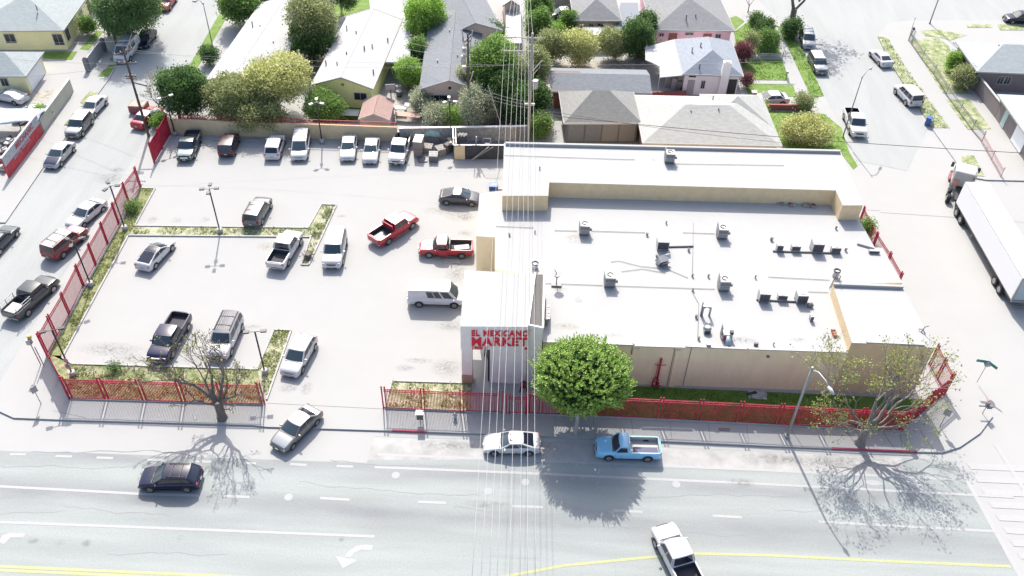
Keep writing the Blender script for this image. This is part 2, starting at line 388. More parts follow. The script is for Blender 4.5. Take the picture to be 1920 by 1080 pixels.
for nm, pts in (('verge_grass', [(350, 132), (412, 25), (429, 26), (366, 135)]), ('verge_grass', [(183, 143), (205, 122), (217, 122), (203, 144)]),
    ('lawn_grass', [(150, 92), (181, 58), (195, 58), (166, 94)]), ('lawn_grass', [(80, 97), (145, 97), (135, 112), (82, 110)]), ('verge_grass', [(205, 112), (214, 104), (222, 104), (214, 116)]),
    ('verge_grass', [(1456, 48), (1480, 56), (1508, 100), (1545, 180), (1522, 185), (1466, 64)]), ('lawn_grass', [(1376, 60), (1418, 30), (1442, 52), (1464, 100), (1384, 104)]),
    ('lawn_grass', [(1380, 30), (1396, 40), (1374, 60), (1350, 40)]),
    ('lawn_grass', [(1390, 112), (1466, 112), (1480, 151), (1398, 150)]), ('lawn_grass', [(1394, 158), (1487, 159), (1494, 182), (1404, 178)]),
    ('lawn_grass', [(1428, 208), (1490, 210), (1545, 214), (1578, 240), (1592, 285), (1608, 311), (1600, 318), (1580, 292), (1470, 282)]),
    ('lawn_grass', [(640, 195), (680, 195), (672, 226), (636, 226)]), ('lawn_grass', [(620, 8), (690, -10), (720, 8), (625, 36)])):
    grass(nm, pts, G_GRN)
G_EAST = grassmat('yellowing_grass', (.13, .2, .05), (.45, .42, .30), .52, .9)
for nm, pts in (('verge_grass', [(1646, 68), (1665, 72), (1700, 130), (1780, 240), (1748, 240), (1690, 150), (1672, 122)]), ('lawn_grass', [(1704, 74), (1760, 72), (1780, 88), (1788, 138), (1821, 176), (1769, 176)]),
    ('lawn_grass', [(1774, 187), (1818, 187), (1858, 242), (1814, 243)]), ('verge_grass', [(1803, 291), (1826, 292), (1846, 331), (1822, 329), (1804, 310)]),
    ('verge_grass', [(1812, 46), (1859, 46), (1860, 52), (1814, 52)]), ('verge_grass', [(1869, 46), (2000, 46), (2000, 57), (1876, 57)]), ('lawn_grass', [(1727, 58), (1760, 56), (1812, 66), (1782, 76), (1764, 71), (1735, 68)]),
    ('verge_grass', [(120, 235), (138, 212), (146, 216), (130, 236)]), ('verge_grass', [(150, 192), (168, 172), (184, 172), (160, 200)])):
    grass(nm, pts, G_EAST)
# bare earth and rubbish strewn yards
m_dirt = mat('dry_yard_dirt', (.40, .37, .32), .95, .25, 1.5, space='World', col2=(.16, .15, .13), lo=.3, hi=.55)
sheet('yard_dirt', [(66, 172), (100, 168), (118, 160), (110, 178), (60, 196)], .004, m_dirt)
sheet('yard_dirt', [(1000, 118), (1215, 112), (1215, 130), (1000, 132)], .004, m_dirt)
sheet('shaded_lot', [(322, 254), (850, 264), (850, 290), (300, 272)], .004, mat('lot_shade_tint', (.316, .324, .332), .9, .06, .6, space='World'))  # the wall's shade put into the colour of this paving strip
sheet('courtyard', [(740, 160), (985, 160), (985, 235), (740, 232)], .004, mat('yard_slabs', (.32, .3, .27), .9, .25, .8, space='World'))
sheet('garden_path', [(1387, 151), (1490, 151.5), (1492, 157.5), (1390, 157)], .04, m_conc)
# planter kerbs
def kerbs(name, runs):
    mb = MB()
    for r in runs:
        q = px(r)
        for i in range(len(q) - 1):
            mb.beam(q[i] + Vector((0, 0, .06)), q[i+1] + Vector((0, 0, .06)), .15, .15)
    return tag(mb.build(name, m_kerb), kind='structure')
kerbs('planter_kerb', [[(266, 353), (291, 354), (253, 424), (578, 428), (603, 384), (631, 385), (579, 497), (565, 497), (583, 445), (241, 442), (187, 541), (117, 671), (136, 683), (480, 693)],
    [(482, 694), (514, 619), (546, 620), (500, 750)], [(722, 764), (735, 715), (868, 719)]])
# oil stains and tyre marks with a shape of their own
def stain_mat(name, col):
    M = bpy.data.materials.new(name); M.use_nodes = True
    n = M.node_tree.nodes; L = M.node_tree.links; b = n['Principled BSDF']; b.inputs['Base Color'].default_value = (*col, 1); b.inputs['Roughness'].default_value = .9
    tc = n.new('ShaderNodeTexCoord'); gr = n.new('ShaderNodeTexGradient'); gr.gradient_type = 'SPHERICAL'
    mp = n.new('ShaderNodeMapping'); L.new(tc.outputs['Object'], mp.inputs[0]); L.new(mp.outputs[0], gr.inputs[0])
    no = n.new('ShaderNodeTexNoise'); no.inputs['Scale'].default_value = 3.5; no.inputs['Detail'].default_value = 8; no.inputs['Roughness'].default_value = .75
    g2 = n.new('ShaderNodeNewGeometry'); L.new(g2.outputs['Position'], no.inputs[0])
    mr = n.new('ShaderNodeMapRange'); mr.inputs[1].default_value = .42; mr.inputs[2].default_value = .62; L.new(no.outputs['Fac'], mr.inputs[0])
    mm = n.new('ShaderNodeMath'); mm.operation = 'MULTIPLY'; mm.use_clamp = True; L.new(gr.outputs['Fac'], mm.inputs[0]); L.new(mr.outputs[0], mm.inputs[1])
    m3 = n.new('ShaderNodeMath'); m3.operation = 'MULTIPLY'; m3.use_clamp = True; m3.inputs[1].default_value = .5; L.new(mm.outputs[0], m3.inputs[0])
    L.new(m3.outputs[0], b.inputs['Alpha']); return M
ms_g = stain_mat('oil_stain', (.14, .135, .13)); ms_b = stain_mat('rust_stain', (.34, .28, .2)); ms_w = stain_mat('bird_droppings', (.33, .32, .31))
def stain(x, y, rx, ry, m_, z=.007, n_='oil_stain'):
    c = P(x, y, z); mb = MB(); k = 24
    mb.face([(math.cos(2*math.pi*i/k), math.sin(2*math.pi*i/k), 0) for i in range(k)])
    o = mb.build(n_, m_); o.location = c; o.scale = (rx, ry, 1); tag(o, kind='structure'); return o
for a in ((875, 408, .9, .8, ms_g), (872, 437, .9, .6, ms_g), (858, 498, 1.1, .9, ms_b), (855, 515, 1.3, 1.5, ms_g), (845, 612, 1.6, .8, ms_g), (838, 690, 1.6, 1.3, ms_g), (785, 676, 1.6, .4, ms_g),
    (760, 690, 1.0, .5, ms_g), (210, 655, 3.5, 1.0, ms_g), (245, 672, 1.4, .7, ms_g), (362, 672, 1.0, 1.0, ms_g), (540, 728, 1.0, .6, ms_g), (575, 728, .6, .9, ms_g), (475, 612, .9, .3, ms_g), (286, 412, .6, .7, ms_g), (332, 413, .7, .6, ms_b),
    (865, 405, 2.0, 1.1, ms_b), (830, 480, 2.8, .8, ms_b), (830, 395, 2.5, .8, ms_b), (640, 405, .7, .4, ms_b), (500, 462, 1.2, .8, ms_b), (700, 462, .5, .4, ms_b), (385, 412, .7, .6, ms_b)): stain(*a)
for a in ((205, 335, 1.8, 1.2, ms_g), (220, 318, 1.2, .5, ms_g), (1390, 905, 1.2, .5, ms_g), (1250, 1010, .4, .4, ms_g), (640, 1010, .3, .3, ms_g)): stain(*a, z=ZR + .012)
for a in ((1620, 868, 5.0, 1.0, ms_g), (1480, 862, 5, .7, ms_g), (840, 835, 3, .6, ms_g), (338, 1008, .3, .3, ms_g), (162, 1019, .45, .4, ms_g), (113, 1017, .4, .3, ms_g), (62, 1014, .5, .3, ms_g), (916, 946, 2.2, .4, ms_g), (1775, 878, 1.2, .7, ms_g)): stain(*a, z=ZR + .012)
# pavement joints
jm = mat('joint_shadow_gap', (.17, .17, .17), .95)
jn = MB()
def joint(a, b, wd=.035, z=.005):
    p, q = P(*a), P(*b); d = (q - p).normalized(); n_ = Vector((-d.y, d.x, 0)) * wd / 2
    jn.face([(v.x, v.y, z) for v in (p - n_, q - n_, q + n_, p + n_)])
for k in range(20):
    x = 1040 + k * 36
    if k % 2 == 0: joint((x, 781 + (x - 1040) * .043), (x + 4, 816 + (x - 1040) * .043))
for x in (1500, 1604, 1672, 1745): joint((x - 20, 800 + (x - 1500) * .03), (x + 5, 838 + (x - 1500) * .02), .06)
joint((160, 835 - 52), (100, 770), .04)
joint((500, 756), (722, 767), .05)
tag(jn.build('pavement_joints', jm), kind='structure')

# ================================================================= MARKET
def poly_from(pts, z): return ccw([Vector((p.x, p.y)) for p in px(pts, z)])
mk = thing('market_building', 'large tan stucco market with flat white roofs and a red lettered front tower', 'building', P(1018, 700, 0))
MO = mk.location.copy()
def mchild(mb, name, m_, **k):
    for v in mb.bm.verts: v.co -= MO
    return mb.build(name, m_, mk, **k)
ZL, ZWG, ZBK, ZT = 5.0, 6.85, 6.1, 7.1
low = [(1018, 640), (1590, 660), (1557, 533), (1692, 530), (1655, 465), (1640, 464), (1612, 413), (1608, 370), (1050, 345), (899, 362), (893, 443), (928, 445), (928, 505), (1000, 516)]
mb = MB().prism(poly_from(low, ZL), -.5, ZL, 0, 1); mchild(mb, 'lower_block', [m_wall, m_roofw])
wing = [(945, 268), (1576, 283), (1618, 385), (1580, 385), (1567, 357), (1030, 342), (1028, 367), (942, 367)]
mb = MB().prism(poly_from(wing, ZWG), 0, ZWG, 0, 1); mchild(mb, 'rear_wing', [m_wallY, m_roofw])
bk = [(1597, 642), (1753, 652), (1694, 541), (1562, 535)]
mb = MB().prism(poly_from(bk, ZBK), 0, ZBK, 0, 1); mchild(mb, 'corner_block', [m_wallY, m_roofw])
# parapets of the roofs (low rims with a narrow dark flashing behind)
def parapet(name, pts, z, h, wd, m_, close=False):
    q = px(pts, z + h); mb = MB()
    for i in range(len(q) - 1 + (1 if close else 0)):
        a, b = q[i], q[(i+1) % len(q)]
        mb.beam((a.x, a.y, z + h/2 + .003), (b.x, b.y, z + h/2 + .003), wd, h)
    return mchild(mb, name, m_)
parapet('parapet', [(948, 267), (1576, 282)], ZWG, .3, .3, m_roofw)
parapet('parapet', [(1564, 531), (1694, 536)], ZBK, .3, .25, m_roofw)
parapet('parapet', [(1608, 455), (1640, 464)], ZL, .2, .2, m_roofw)
parapet('roof_edge_cap', [(1019, 639.5), (1187, 645), (1188, 641)], ZL, .12, .22, m_trimw)
parapet('roof_edge_cap', [(1190, 647), (1285, 650)], ZL, .1, .22, m_trimw)
parapet('roof_edge_cap', [(1288, 648), (1400, 653)], ZL, .12, .22, m_trimw)
parapet('roof_edge_cap', [(1404, 653), (1590, 659)], ZL, .1, .22, m_trimw)
parapet('roof_edge_cap', [(1597, 641), (1622, 642)], ZBK, .12, .22, m_trimw)
parapet('roof_edge_cap', [(1625, 640), (1734, 645)], ZBK, .16, .22, m_trimw)
parapet('roof_edge_cap', [(1737, 649), (1753, 651)], ZBK, .12, .22, m_trimw)
# pilasters and panel joints on the front wall
fy = P(1018, 640, ZL).y; fa = P(1018, 640, ZL); fb = P(1590, 660, ZL); fd = (fb - fa).normalized(); fn = Vector((fd.y, -fd.x, 0))
for s_ in (7.6, 11.2, 12.6):
    c = fa + fd * s_ + fn * .02; mb = MB().beam((c.x, c.y, .1), (c.x, c.y, ZL - .1), .07, .04); mchild(mb, 'wall_joint', m_gm)
for s_ in (7.95, 11.6):
    c = fa + fd * s_ + fn * .06; mb = MB().box((c.x, c.y, 2.3), (.55, .16, 4.6), math.atan2(fd.y, fd.x)); mchild(mb, 'pilaster', m_wall)
for s_ in (4.9, 5.3, 19.2):
    c = fa + fd * s_ + fn * .1; mb = MB().box((c.x, c.y, 4.2), (.22, .2, .14)); mchild(mb, 'wall_vent', m_gm)
# tower
t_fl, t_fr = P(863, 612, ZT), P(990, 613, ZT); t_sr = P(1018, 618, ZT); t_bl, t_br = P(871, 506, ZT), P(1003, 514, ZT)
tw = [t_fl, t_fr, t_br, t_bl]
mb = MB().prism(ccw([Vector((p.x, p.y)) for p in tw]), 4.35, ZT, 0, 1); mchild(mb, 'tower_top', [m_wallG, m_roofw])
e1 = P(1003, 514, ZT - .25); e2 = P(1020, 515, ZT - .25)
st = [P(990, 613, ZT - .25) + Vector((.02, .04, 0)), P(1018, 618, ZT - .25), e2, e1 + Vector((.02, 0, 0))]
mb = MB().prism(ccw([Vector((p.x, p.y)) for p in st]), 0, ZT - .25, 0, 1); mchild(mb, 'tower_side_bay', [m_wallG, m_gravel])
# tall rims round the side bay roof
mb = MB()
for a, b in ((st[0], st[3]), (st[1], st[2]), (st[0], st[1])):
    mb.beam((a.x, a.y, ZT - .12), (b.x, b.y, ZT - .12), .14, .26)
mchild(mb, 'bay_rim', m_wallG)
# passage: pier on the left, shop volume behind the wall
wx = t_fl.x; pier = [(t_fl.x + .05, t_fl.y + .05), (t_fl.x + .95, t_fl.y + .05), (t_fl.x + .95, t_fl.y + .75), (t_fl.x + .05, t_fl.y + .75)]
mb = MB().prism(pier, 1.15, 4.35); mchild(mb, 'pier', m_wallG)
mb = MB().prism([(x + (-.03 if i in (0, 3) else .03), y + (-.03 if i < 2 else .03)) for i, (x, y) in enumerate(pier)], 0, 1.15); mchild(mb, 'pier_base', mat('tan_base_paint', (.42, .31, .24), .9, .1, 2))
fx = t_fl.x + 2.45
mb = MB().prism([(fx, t_fr.y + .01), (t_fr.x, t_fr.y + .01), (t_br.x, t_br.y - .1), (fx - .3, t_br.y - .1)], 0, 4.35); mchild(mb, 'front_wall', m_wallG)
mb = MB().box((fx - .12, t_fl.y + 1.4, 1.6), (.1, 2.0, 3.1)); mchild(mb, 'dark_doorway', m_black)
mb = MB().box((fx - .3, t_fl.y + 6.0, 3.4), (.3, .3, 1.6)); mchild(mb, 'passage_sign', m_gm); mb = MB().box((fx - 1.4, t_fl.y + 7.0, 3.2), (.5, .3, 1.8)); mchild(mb, 'passage_board', mat('mustard_board', (.45, .33, .12), .8))
mb = MB().box((fx - .45, t_fl.y + 3.6, 1.25), (.75, .6, .35)); mb.box((fx - .45, t_fl.y + 3.6, .55), (.5, .5, .9), mi=1); o = mb.build('basket_stand', [m_red, m_gm]); tag(o, 'red basket stand inside the shaded entrance passage', 'basket stand')
# sign letters
def text(body, size, loc, rot, m_, name='lettering', parent=None, ext=.03, off=0.0, align='LEFT', sx=1):
    cu = bpy.data.curves.new('t', 'FONT'); cu.body = body; cu.size = size; cu.extrude = ext; cu.offset = off; cu.space_character = 1.12; cu.align_x = align
    ob = bpy.data.objects.new('t', cu); C.objects.link(ob)
    dg = bpy.context.evaluated_depsgraph_get(); me = bpy.data.meshes.new_from_object(ob.evaluated_get(dg))
    bpy.data.objects.remove(ob)
    for v in me.vertices: v.co.x *= sx
    me.materials.clear(); me.materials.append(m_)
    o = bpy.data.objects.new(name, me); C.objects.link(o); o.location = loc; o.rotation_euler = rot
    if parent: o.parent = parent
    return o
def fit_text(body, w_, h_, at, rot, m_, parent=None, off=.03, name='lettering'):
    o = text(body, h_ / .72, (0, 0, 0), (0, 0, 0), m_, name, parent, off=off)
    xs = [v.co.x for v in o.data.vertices]; k = w_ / (max(xs) - min(xs)); x0 = min(xs)
    for v in o.data.vertices: v.co.x = (v.co.x - x0) * k
    o.location = Vector(at) - (parent.location if parent else Vector()); o.rotation_euler = rot; return o
sd_ = (t_fr - t_fl); sang = math.atan2(sd_.y, sd_.x); u_ = sd_.normalized(); sw = sd_.length
def sp(s_, z): q = t_fl + u_ * s_; return Vector((q.x + u_.y * .06, q.y - u_.x * .06, z))
rot_s = (R(90), 0, sang)
fit_text('EL MEXICANO', 4.75, .66, sp(.92, 6.05), rot_s, m_redsign, mk, off=.028)
fit_text('MARKET', 4.7, .95, sp(.92, 4.92), rot_s, m_redsign, mk, off=.045)
fit_text('1900 E', 1.25, .33, sp(.98, 4.45), rot_s, m_redsign, mk, off=.015)
bell = MB().cyl(sp(5.5, 4.55), .13, .12, 14, axis='Y'); mchild(bell, 'alarm_bell', m_redsign)
# sprinkler riser on the wall
def thing_mb(name, label, cat, mb, m_, loc, group=None, **k):
    for v in mb.bm.verts: v.co -= Vector(loc)
    o = mb.build(name, m_, **k); o.location = loc; return tag(o, label, cat, group)
rc = fa + fd * 10.2 + fn * .2
rs = thing('fire_riser', 'red fire sprinkler riser pipes climbing the tan front wall', 'fire riser', (rc.x, rc.y, 0))
MB().tube([(0, 0, 0), (0, 0, 3.6)], .09, 8).tube([(.12, -.12, 0), (.12, -.12, .7)], .09, 8).build('riser_pipe', m_red, rs)
MB().tube([(-.35, -.05, 0), (-.35, -.05, 1.0), (0, 0, 1.3)], .06, 6).tube([(-.2, -.05, .5), (-.2, -.05, 2.9)], .025, 6).build('branch_pipe', m_red, rs)
MB().tube([(-.5, -.25, 3.1), (0, 0, 2.75), (.45, -.25, 3.1)], .035, 6).build('cross_arm', m_red, rs)
MB().tube([(-.12, -.3, 1.2), (.12, -.3, 1.2)], .05, 8).build('valve', m_red, rs); MB().tube([(-.45, -.3, .45), (.3, -.3, .45)], .07, 8).build('inlet_pipe', m_red, rs)

# ================================================================= ROOF EQUIPMENT
def cooler(x, y, z, label, leg=True):
    b = P(x, y, z); t = thing('swamp_cooler', label, 'rooftop cooler', (b.x, b.y, z), R(random.uniform(-2, 2)), 'evaporative coolers on the market roofs')
    MB().box((0, 0, .75), (1.0, .95, .9)).build('cabinet', m_wmetal, t, bevel=.02)
    MB().box((0, 0, .15), (.95, .9, .12)).box((-.4, -.38, .08), (.08, .08, .16)).box((.4, -.38, .08), (.08, .08, .16)).box((-.4, .38, .08), (.08, .08, .16)).box((.4, .38, .08), (.08, .08, .16)).build('stand', m_gm, t)
    MB().box((.02, -.5, .95), (.86, .05, .4)).build('louvre_panel', m_gm, t)
    mb = MB().box((0, -.5, .45), (.8, .05, .3)); mb.build('access_panel', m_metal, t)
    mb = MB(); k = 20
    mb.tube([(.0 + .24 * math.cos(a), .05 + .24 * math.sin(a), 1.21) for a in [2*math.pi*i/k*.8 for i in range(k + 1)]], .05, 6); mb.build('fan_ring', m_dark, t)
    mb = MB().cyl((.45, -.3, .7), .14, .25, 12, axis='X'); mb.build('motor', m_gm, t)
    MB().box((-.52, .1, 1.0), (.03, .6, 1.3)).build('side_screen', m_metal, t)
    return t
for x, y, z, l in ((1254, 303, ZWG, 'white rooftop cooler alone on the upper rear roof'), (1095, 437, ZL, 'white rooftop cooler beside a yellow damp stain left on the lower roof'),
    (1352, 444, ZL, 'white rooftop cooler on the lower roof just below the tan rear wall, farther right one'), (1142, 534, ZL, 'white rooftop cooler on the front part of the lower roof nearest the tower'),
    (1355, 541, ZL, 'white rooftop cooler with a pipe stub beside it on the front middle of the roof')): cooler(x, y, z, l)
def condenser(x, y, z, w_, d_, h_, label):
    b = P(x, y, z); t = thing('condenser', label, 'condenser', (b.x, b.y, z), R(random.uniform(-2, 2)), 'refrigeration condensers on the market roof')
    MB().box((0, 0, .2 + h_/2), (w_, d_, h_)).build('casing', m_wmetal, t, bevel=.02)
    mb = MB().box((0, -d_/2 - .015, .22 + h_/2), (w_ - .1, .05, h_ - .1)); mb.build('coil_grille', m_grill, t)
    for sx in (-1, 1):
        for sy in (-1, 1): MB().box((sx * (w_/2 - .08), sy * (d_/2 - .08), .1), (.1, .1, .2)).build('foot', m_gm, t)
    MB().cyl((0, 0, .2 + h_), min(w_, d_) * .3, .03, 16).build('fan_guard', m_wmetal, t)
    return t
for a in ((1241, 465, ZL, 1.1, 1.0, .9, 'black faced condenser with a pipe tray running right from it'),
    (1460, 470, ZL, .6, .5, .6, 'smallest condenser at the left end of the four unit row'), (1490, 470, ZL, .85, .5, .5, 'low condenser second from the left in the four unit row'),
    (1529, 470, ZL, 1.05, 1.0, .95, 'tall square condenser in the four unit row'), (1565, 473, ZL, .9, .5, .5, 'low condenser at the right end of the four unit row'),
    (1430, 562, ZL, .95, .9, .85, 'square black faced condenser at the left of the three unit row'), (1465, 562, ZL, .85, .5, .5, 'low middle condenser of the three unit row'),
    (1500, 565, ZL, .95, .9, .85, 'square black faced condenser at the right of the three unit row'), (1520, 600, ZL, .3, .5, .4, 'tiny grey condenser box alone right of the three unit row')): condenser(*a)
m_pipe = mat('grey_pipe', (.12, .12, .125), .6, .2, 6)
def run(name, label, pts, z, r, m_=None, cat='pipe', dz=.06):
    mb = MB().tube([P(x, y, z) + Vector((0, 0, dz)) for x, y in pts], r, 6); o = mb.build(name, m_ or m_pipe); return tag(o, label, cat)
run('pipe_tray', 'grey pipe tray running right from the lone black faced condenser', [(1244, 464), (1300, 463)], ZL, .1)
run('pipe_tray', 'dark pipe tray joining the four condensers in a row', [(1449, 472), (1575, 476)], ZL, .1)
run('pipe_tray', 'dark pipe tray joining the three condensers in a row', [(1418, 563), (1512, 568)], ZL, .1)
m_crack = mat('grey_conduit', (.20, .20, .20), .7)
for i, (pts, z, l) in enumerate((([(945, 292), (1060, 296), (1150, 299), (1190, 300)], ZWG, 'thin conduit along the rear roof left of its lone cooler'), ([(1262, 308), (1470, 311)], ZWG, 'thin conduit along the rear roof right of its lone cooler'),
    ([(1040, 433), (1082, 434)], ZL, 'short conduit feeding the cooler by the damp stain'), ([(1108, 434), (1210, 437)], ZL, 'conduit running right from the cooler by the damp stain'), ([(1280, 437), (1340, 439)], ZL, 'conduit ending at the cooler below the tan rear wall'),
    ([(1022, 532), (1130, 536)], ZL, 'gas line from the tower to the nearest cooler'), ([(1155, 537), (1340, 543)], ZL, 'gas line between the two front coolers'), ([(1145, 492), (1160, 490), (1200, 500), (1250, 505), (1290, 522)], ZL, 'curling black cable lying across the roof centre'),
    ([(1165, 510), (1205, 505), (1248, 513)], ZL, 'short black cable lying beside the longer curling one'), ([(1440, 520), (1555, 526)], ZL, 'conduit running to the raised corner block'), ([(1300, 418), (1298, 520)], ZL, 'thin line running from back to front across the roof'),
    ([(1296, 545), (1310, 570), (1308, 640)], ZL, 'thin line running from the gas pipe to the front roof edge'), ([(930, 425), (1000, 428)], ZL, 'pale conduit at the left end of the lower roof'), ([(1515, 548), (1553, 549)], ZL, 'short looping cable right of the three condensers'))):
    run('roof_conduit', l, pts, z, .022 if i not in (7, 8) else .02, m_crack)
# roof drains and vents
vi = 0
VL = ['white roof vent near %s' % s for s in ('the tower back edge', 'the left end of the lower roof', 'the cooler by the damp stain', 'the roof centre line', 'the lone condenser pipe tray',
    'the end of the four condenser row', 'the tall condenser left side', 'the curling black cable', 'the front middle cooler', 'the three condenser row', 'the duct arch', 'the front edge middle', 'the front edge right', 'the upper roof left', 'the right arm wall', 'the red brick rubble', 'the long gas line')]
for (x, y, z, r) in ((955, 441, ZL, .1), (1003, 436, ZL, .07), (1213, 441, ZL, .12), (1249, 419, ZL, .08), (1291, 470, ZL, .12), (1585, 470, ZL, .12), (1446, 450, ZL, .15), (1298, 518, ZL, .1), (1328, 519, ZL, .1), (1416, 521, ZL, .08), (1305, 595, ZL, .12), (1310, 636, ZL, .09), (1450, 647, ZL, .06), (1012, 317, ZWG, .07), (1567, 429, ZL, .1), (1575, 585, ZL, .07), (1299, 545, ZL, .09)):
    b = P(x, y, z); t = thing('vent_pipe', VL[vi], 'roof vent', b, 0, 'small vents on the market roofs'); vi += 1
    MB().cyl((0, 0, 0), r * .9, .28, 10).build('stack', m_wmetal, t); MB().cyl((0, -r * .6, .24), r * 1.1, .06, 10).build('cap', m_dark, t)
# toppled cooler, duct arch, small units
b = P(1240, 495, ZL); t = thing('broken_cooler', 'broken grey cooler tipped over on the roof centre', 'rooftop cooler', b, R(25))
MB().box((0, 0, .45), (.9, .7, .8), mtx=Matrix.Rotation(R(24), 3, 'X')).build('cabinet', m_metal, t); MB().box((.1, -.45, .3), (.8, .05, .7), mtx=Matrix.Rotation(R(30), 3, 'X')).build('panel', m_gm, t); MB().cyl((.3, .1, .85), .12, .5, 10, axis='X').build('duct', m_wmetal, t); MB().box((-.35, .3, .8), (.25, .3, .25)).build('motor', m_dark, t)
b = P(1322, 592, ZL); t = thing('duct_arch', 'bent grey duct arch standing on the front roof', 'duct', b)
MB().tube([(-.3, 0, 0), (-.3, 0, .9), (0, 0, 1.15), (.35, 0, .9), (.35, 0, 0)], .1, 8).build('duct', m_metal, t); MB().box((-.42, 0, .8), (.06, .25, 1.6)).build('mast', m_gm, t); MB().box((.02, 0, 1.2), (.75, .3, .05)).build('hood', m_metal, t)
b = P(1325, 622, ZL); t = thing('roof_fan', 'small white mushroom exhaust fan near the front roof edge', 'exhaust fan', b)
MB().box((0, 0, .2), (.6, .6, .4)).build('curb', m_wmetal, t); MB().cyl((0, 0, .42), .36, .2, 16, r2=.2).build('hood', m_metal, t); MB().box((0, -.32, .2), (.45, .04, .3)).build('vent_grille', m_dark, t)
b = P(1362, 635, ZL); t = thing('exhaust_unit', 'upblast kitchen exhaust with leaning blue grey duct at the front roof', 'exhaust fan', b)
MB().box((0, .1, .45), (.8, .7, .5)).build('housing', m_wmetal, t); MB().box((.3, -.02, .8), (.3, .3, .25)).build('motor', m_dark, t); MB().tube([(0, -.2, .5), (.05, -.9, .06)], .22, 8).build('duct', mat('blue_grey_duct', (.3, .36, .42), .5), t); MB().box((-.5, .2, .7), (.05, .5, 1.2)).build('side_plate', m_gm, t); MB().box((-.3, -.25, .35), (.1, .3, .4)).build('bracket', m_red, t)
b = P(1043, 535, ZL); t = thing('satellite_dish', 'dark round dish on a short stand just right of the tower', 'satellite dish', b)
MB().cyl((0, 0, .9), .05, .5, 8, r2=.45).build('dish', m_gm, t); MB().tube([(0, 0, 0), (0, 0, .9)], .05).build('mast', m_gm, t); MB().box((0, 0, .1), (.9, .5, .15)).build('base_pan', m_gm, t); MB().tube([(0, 0, 1.3), (-.25, .1, 1.8)], .03).build('feed_arm', m_dark, t)
b = P(1518, 575, ZL); t = thing('junction_box', 'small grey box beside the right condenser of the three', 'equipment box', b, R(12)); MB().box((0, 0, .2), (.5, .35, .3)).build('box_body', m_gm, t, bevel=.02); MB().box((0, -.02, .37), (.35, .2, .04)).build('lid', m_grill, t)
# fans on the tower
b = P(1003, 502, ZL); t = thing('roof_turbine', 'round roof turbine vent behind the sign tower', 'roof vent', b); MB().tube([(.28 * math.cos(a), .28 * math.sin(a), .55) for a in [i * .3 for i in range(19)]], .05).build('fan_ring', m_dark, t); MB().cyl((0, 0, 0), .28, .5, 14).build('housing', m_wmetal, t)
b = P(1566, 519, ZL); t = thing('roof_turbine', 'round roof turbine vent behind the raised corner block', 'roof vent', b); MB().tube([(.28 * math.cos(a), .28 * math.sin(a), .75) for a in [i * .3 for i in range(20)]], .06).build('fan_ring', m_dark, t); MB().cyl((0, 0, 0), .28, .7, 14).build('housing', m_wmetal, t)
b = P(1560, 545, ZL); t = thing('access_ladder', 'white roof ladder leaning at the raised corner block', 'ladder', (b.x - .1, b.y, b.z), R(8)); MB().beam((-.03, -.3, 0), (.25, -.3, 2.0), .06).beam((-.03, .3, 0), (.25, .3, 2.0), .06).build('rail', m_gm, t); mb = MB()
for k in range(6): mb.beam((0.03 + k * .045, -.3, .25 + k * .33), (0.03 + k * .045, .3, .25 + k * .33), .04)
mb.build('rung', m_gm, t)
# brick rubble, clutter along the rear wall, hatch, meters at the bay
b = P(1563, 627, ZL); t = thing('clay_chimney_pots', 'red clay pots lying by the corner block wall', 'clay pots', b)
for k in range(3): MB().tube([(-.15, k * .32 - .3, .13), (.2, k * .32 - .26, .13)], [.13, .1], 10).build('pot', mat('terracotta', (.4, .15, .1), .8), t)
b = P(1541, 379, ZL); t = thing('hatch_board', 'tan board leaning against the rear roof wall', 'board', (b.x, b.y, ZL + .0)); MB().beam((0, -.4, .02), (0, .35, 1.25), 1.35, .05).build('panel', m_wallY, t); MB().beam((-.75, -.36, .0), (-.75, .38, 1.3), .05, .06).beam((.75, -.36, .0), (.75, .38, 1.3), .05, .06).build('frame', m_gm, t)
random.seed(5)
for (x, y, l, n_) in ((1462, 383, 'small black rubbish heap at the rear roof wall', 4), (1497, 384, 'long heap of white cartons and grey junk against the rear roof wall', 12), (1515, 386, 'end of the junk heap with pink wrappers by the leaning board', 6)):
    b = P(x, y, ZL); t = thing('junk_heap', l, 'junk', b, 0)
    for k in range(n_):
        c_ = random.choice([(.45, .45, .44), (.08, .08, .09), (.3, .29, .28), (.4, .25, .22)])
        MB().box((random.uniform(-.09, .09) * n_, random.uniform(-.3, .3), .12), (random.uniform(.15, .5), random.uniform(.15, .4), random.uniform(.1, .3)), random.uniform(0, 3)).build('junk_piece', mat('junk_%02d' % int(c_[0] * 100), c_, .8), t)
b = P(1021, 590, ZL); t = thing('meter_bank', 'bank of electricity meters hung on the side of the tower bay', 'meter bank', (b.x + .15, b.y - .3, ZL), 0)
MB().box((0, 0, .6), (.2, 2.6, .8)).build('back_board', m_gm, t)
for k in range(5): MB().box((.16, -1.05 + k * .38, .75), (.18, .24, .4)).build('meter', m_wmetal if k % 2 else m_metal, t)
b = P(1417, 648, ZL); t = thing('floodlight', 'small grey floodlight on the front roof edge', 'floodlight', b); MB().box((0, 0, .2), (.35, .2, .3)).build('housing', m_gm, t); MB().box((0, .0, .03), (.1, .1, .06)).build('bracket', m_gm, t)
b = P(1328, 650, ZL); t = thing('floodlight', 'pale floodlight at the front roof edge below the mushroom fan', 'floodlight', b); MB().box((0, 0, .2), (.35, .25, .3)).build('housing', m_metal, t); MB().box((0, .0, .03), (.1, .1, .06)).build('bracket', m_gm, t)
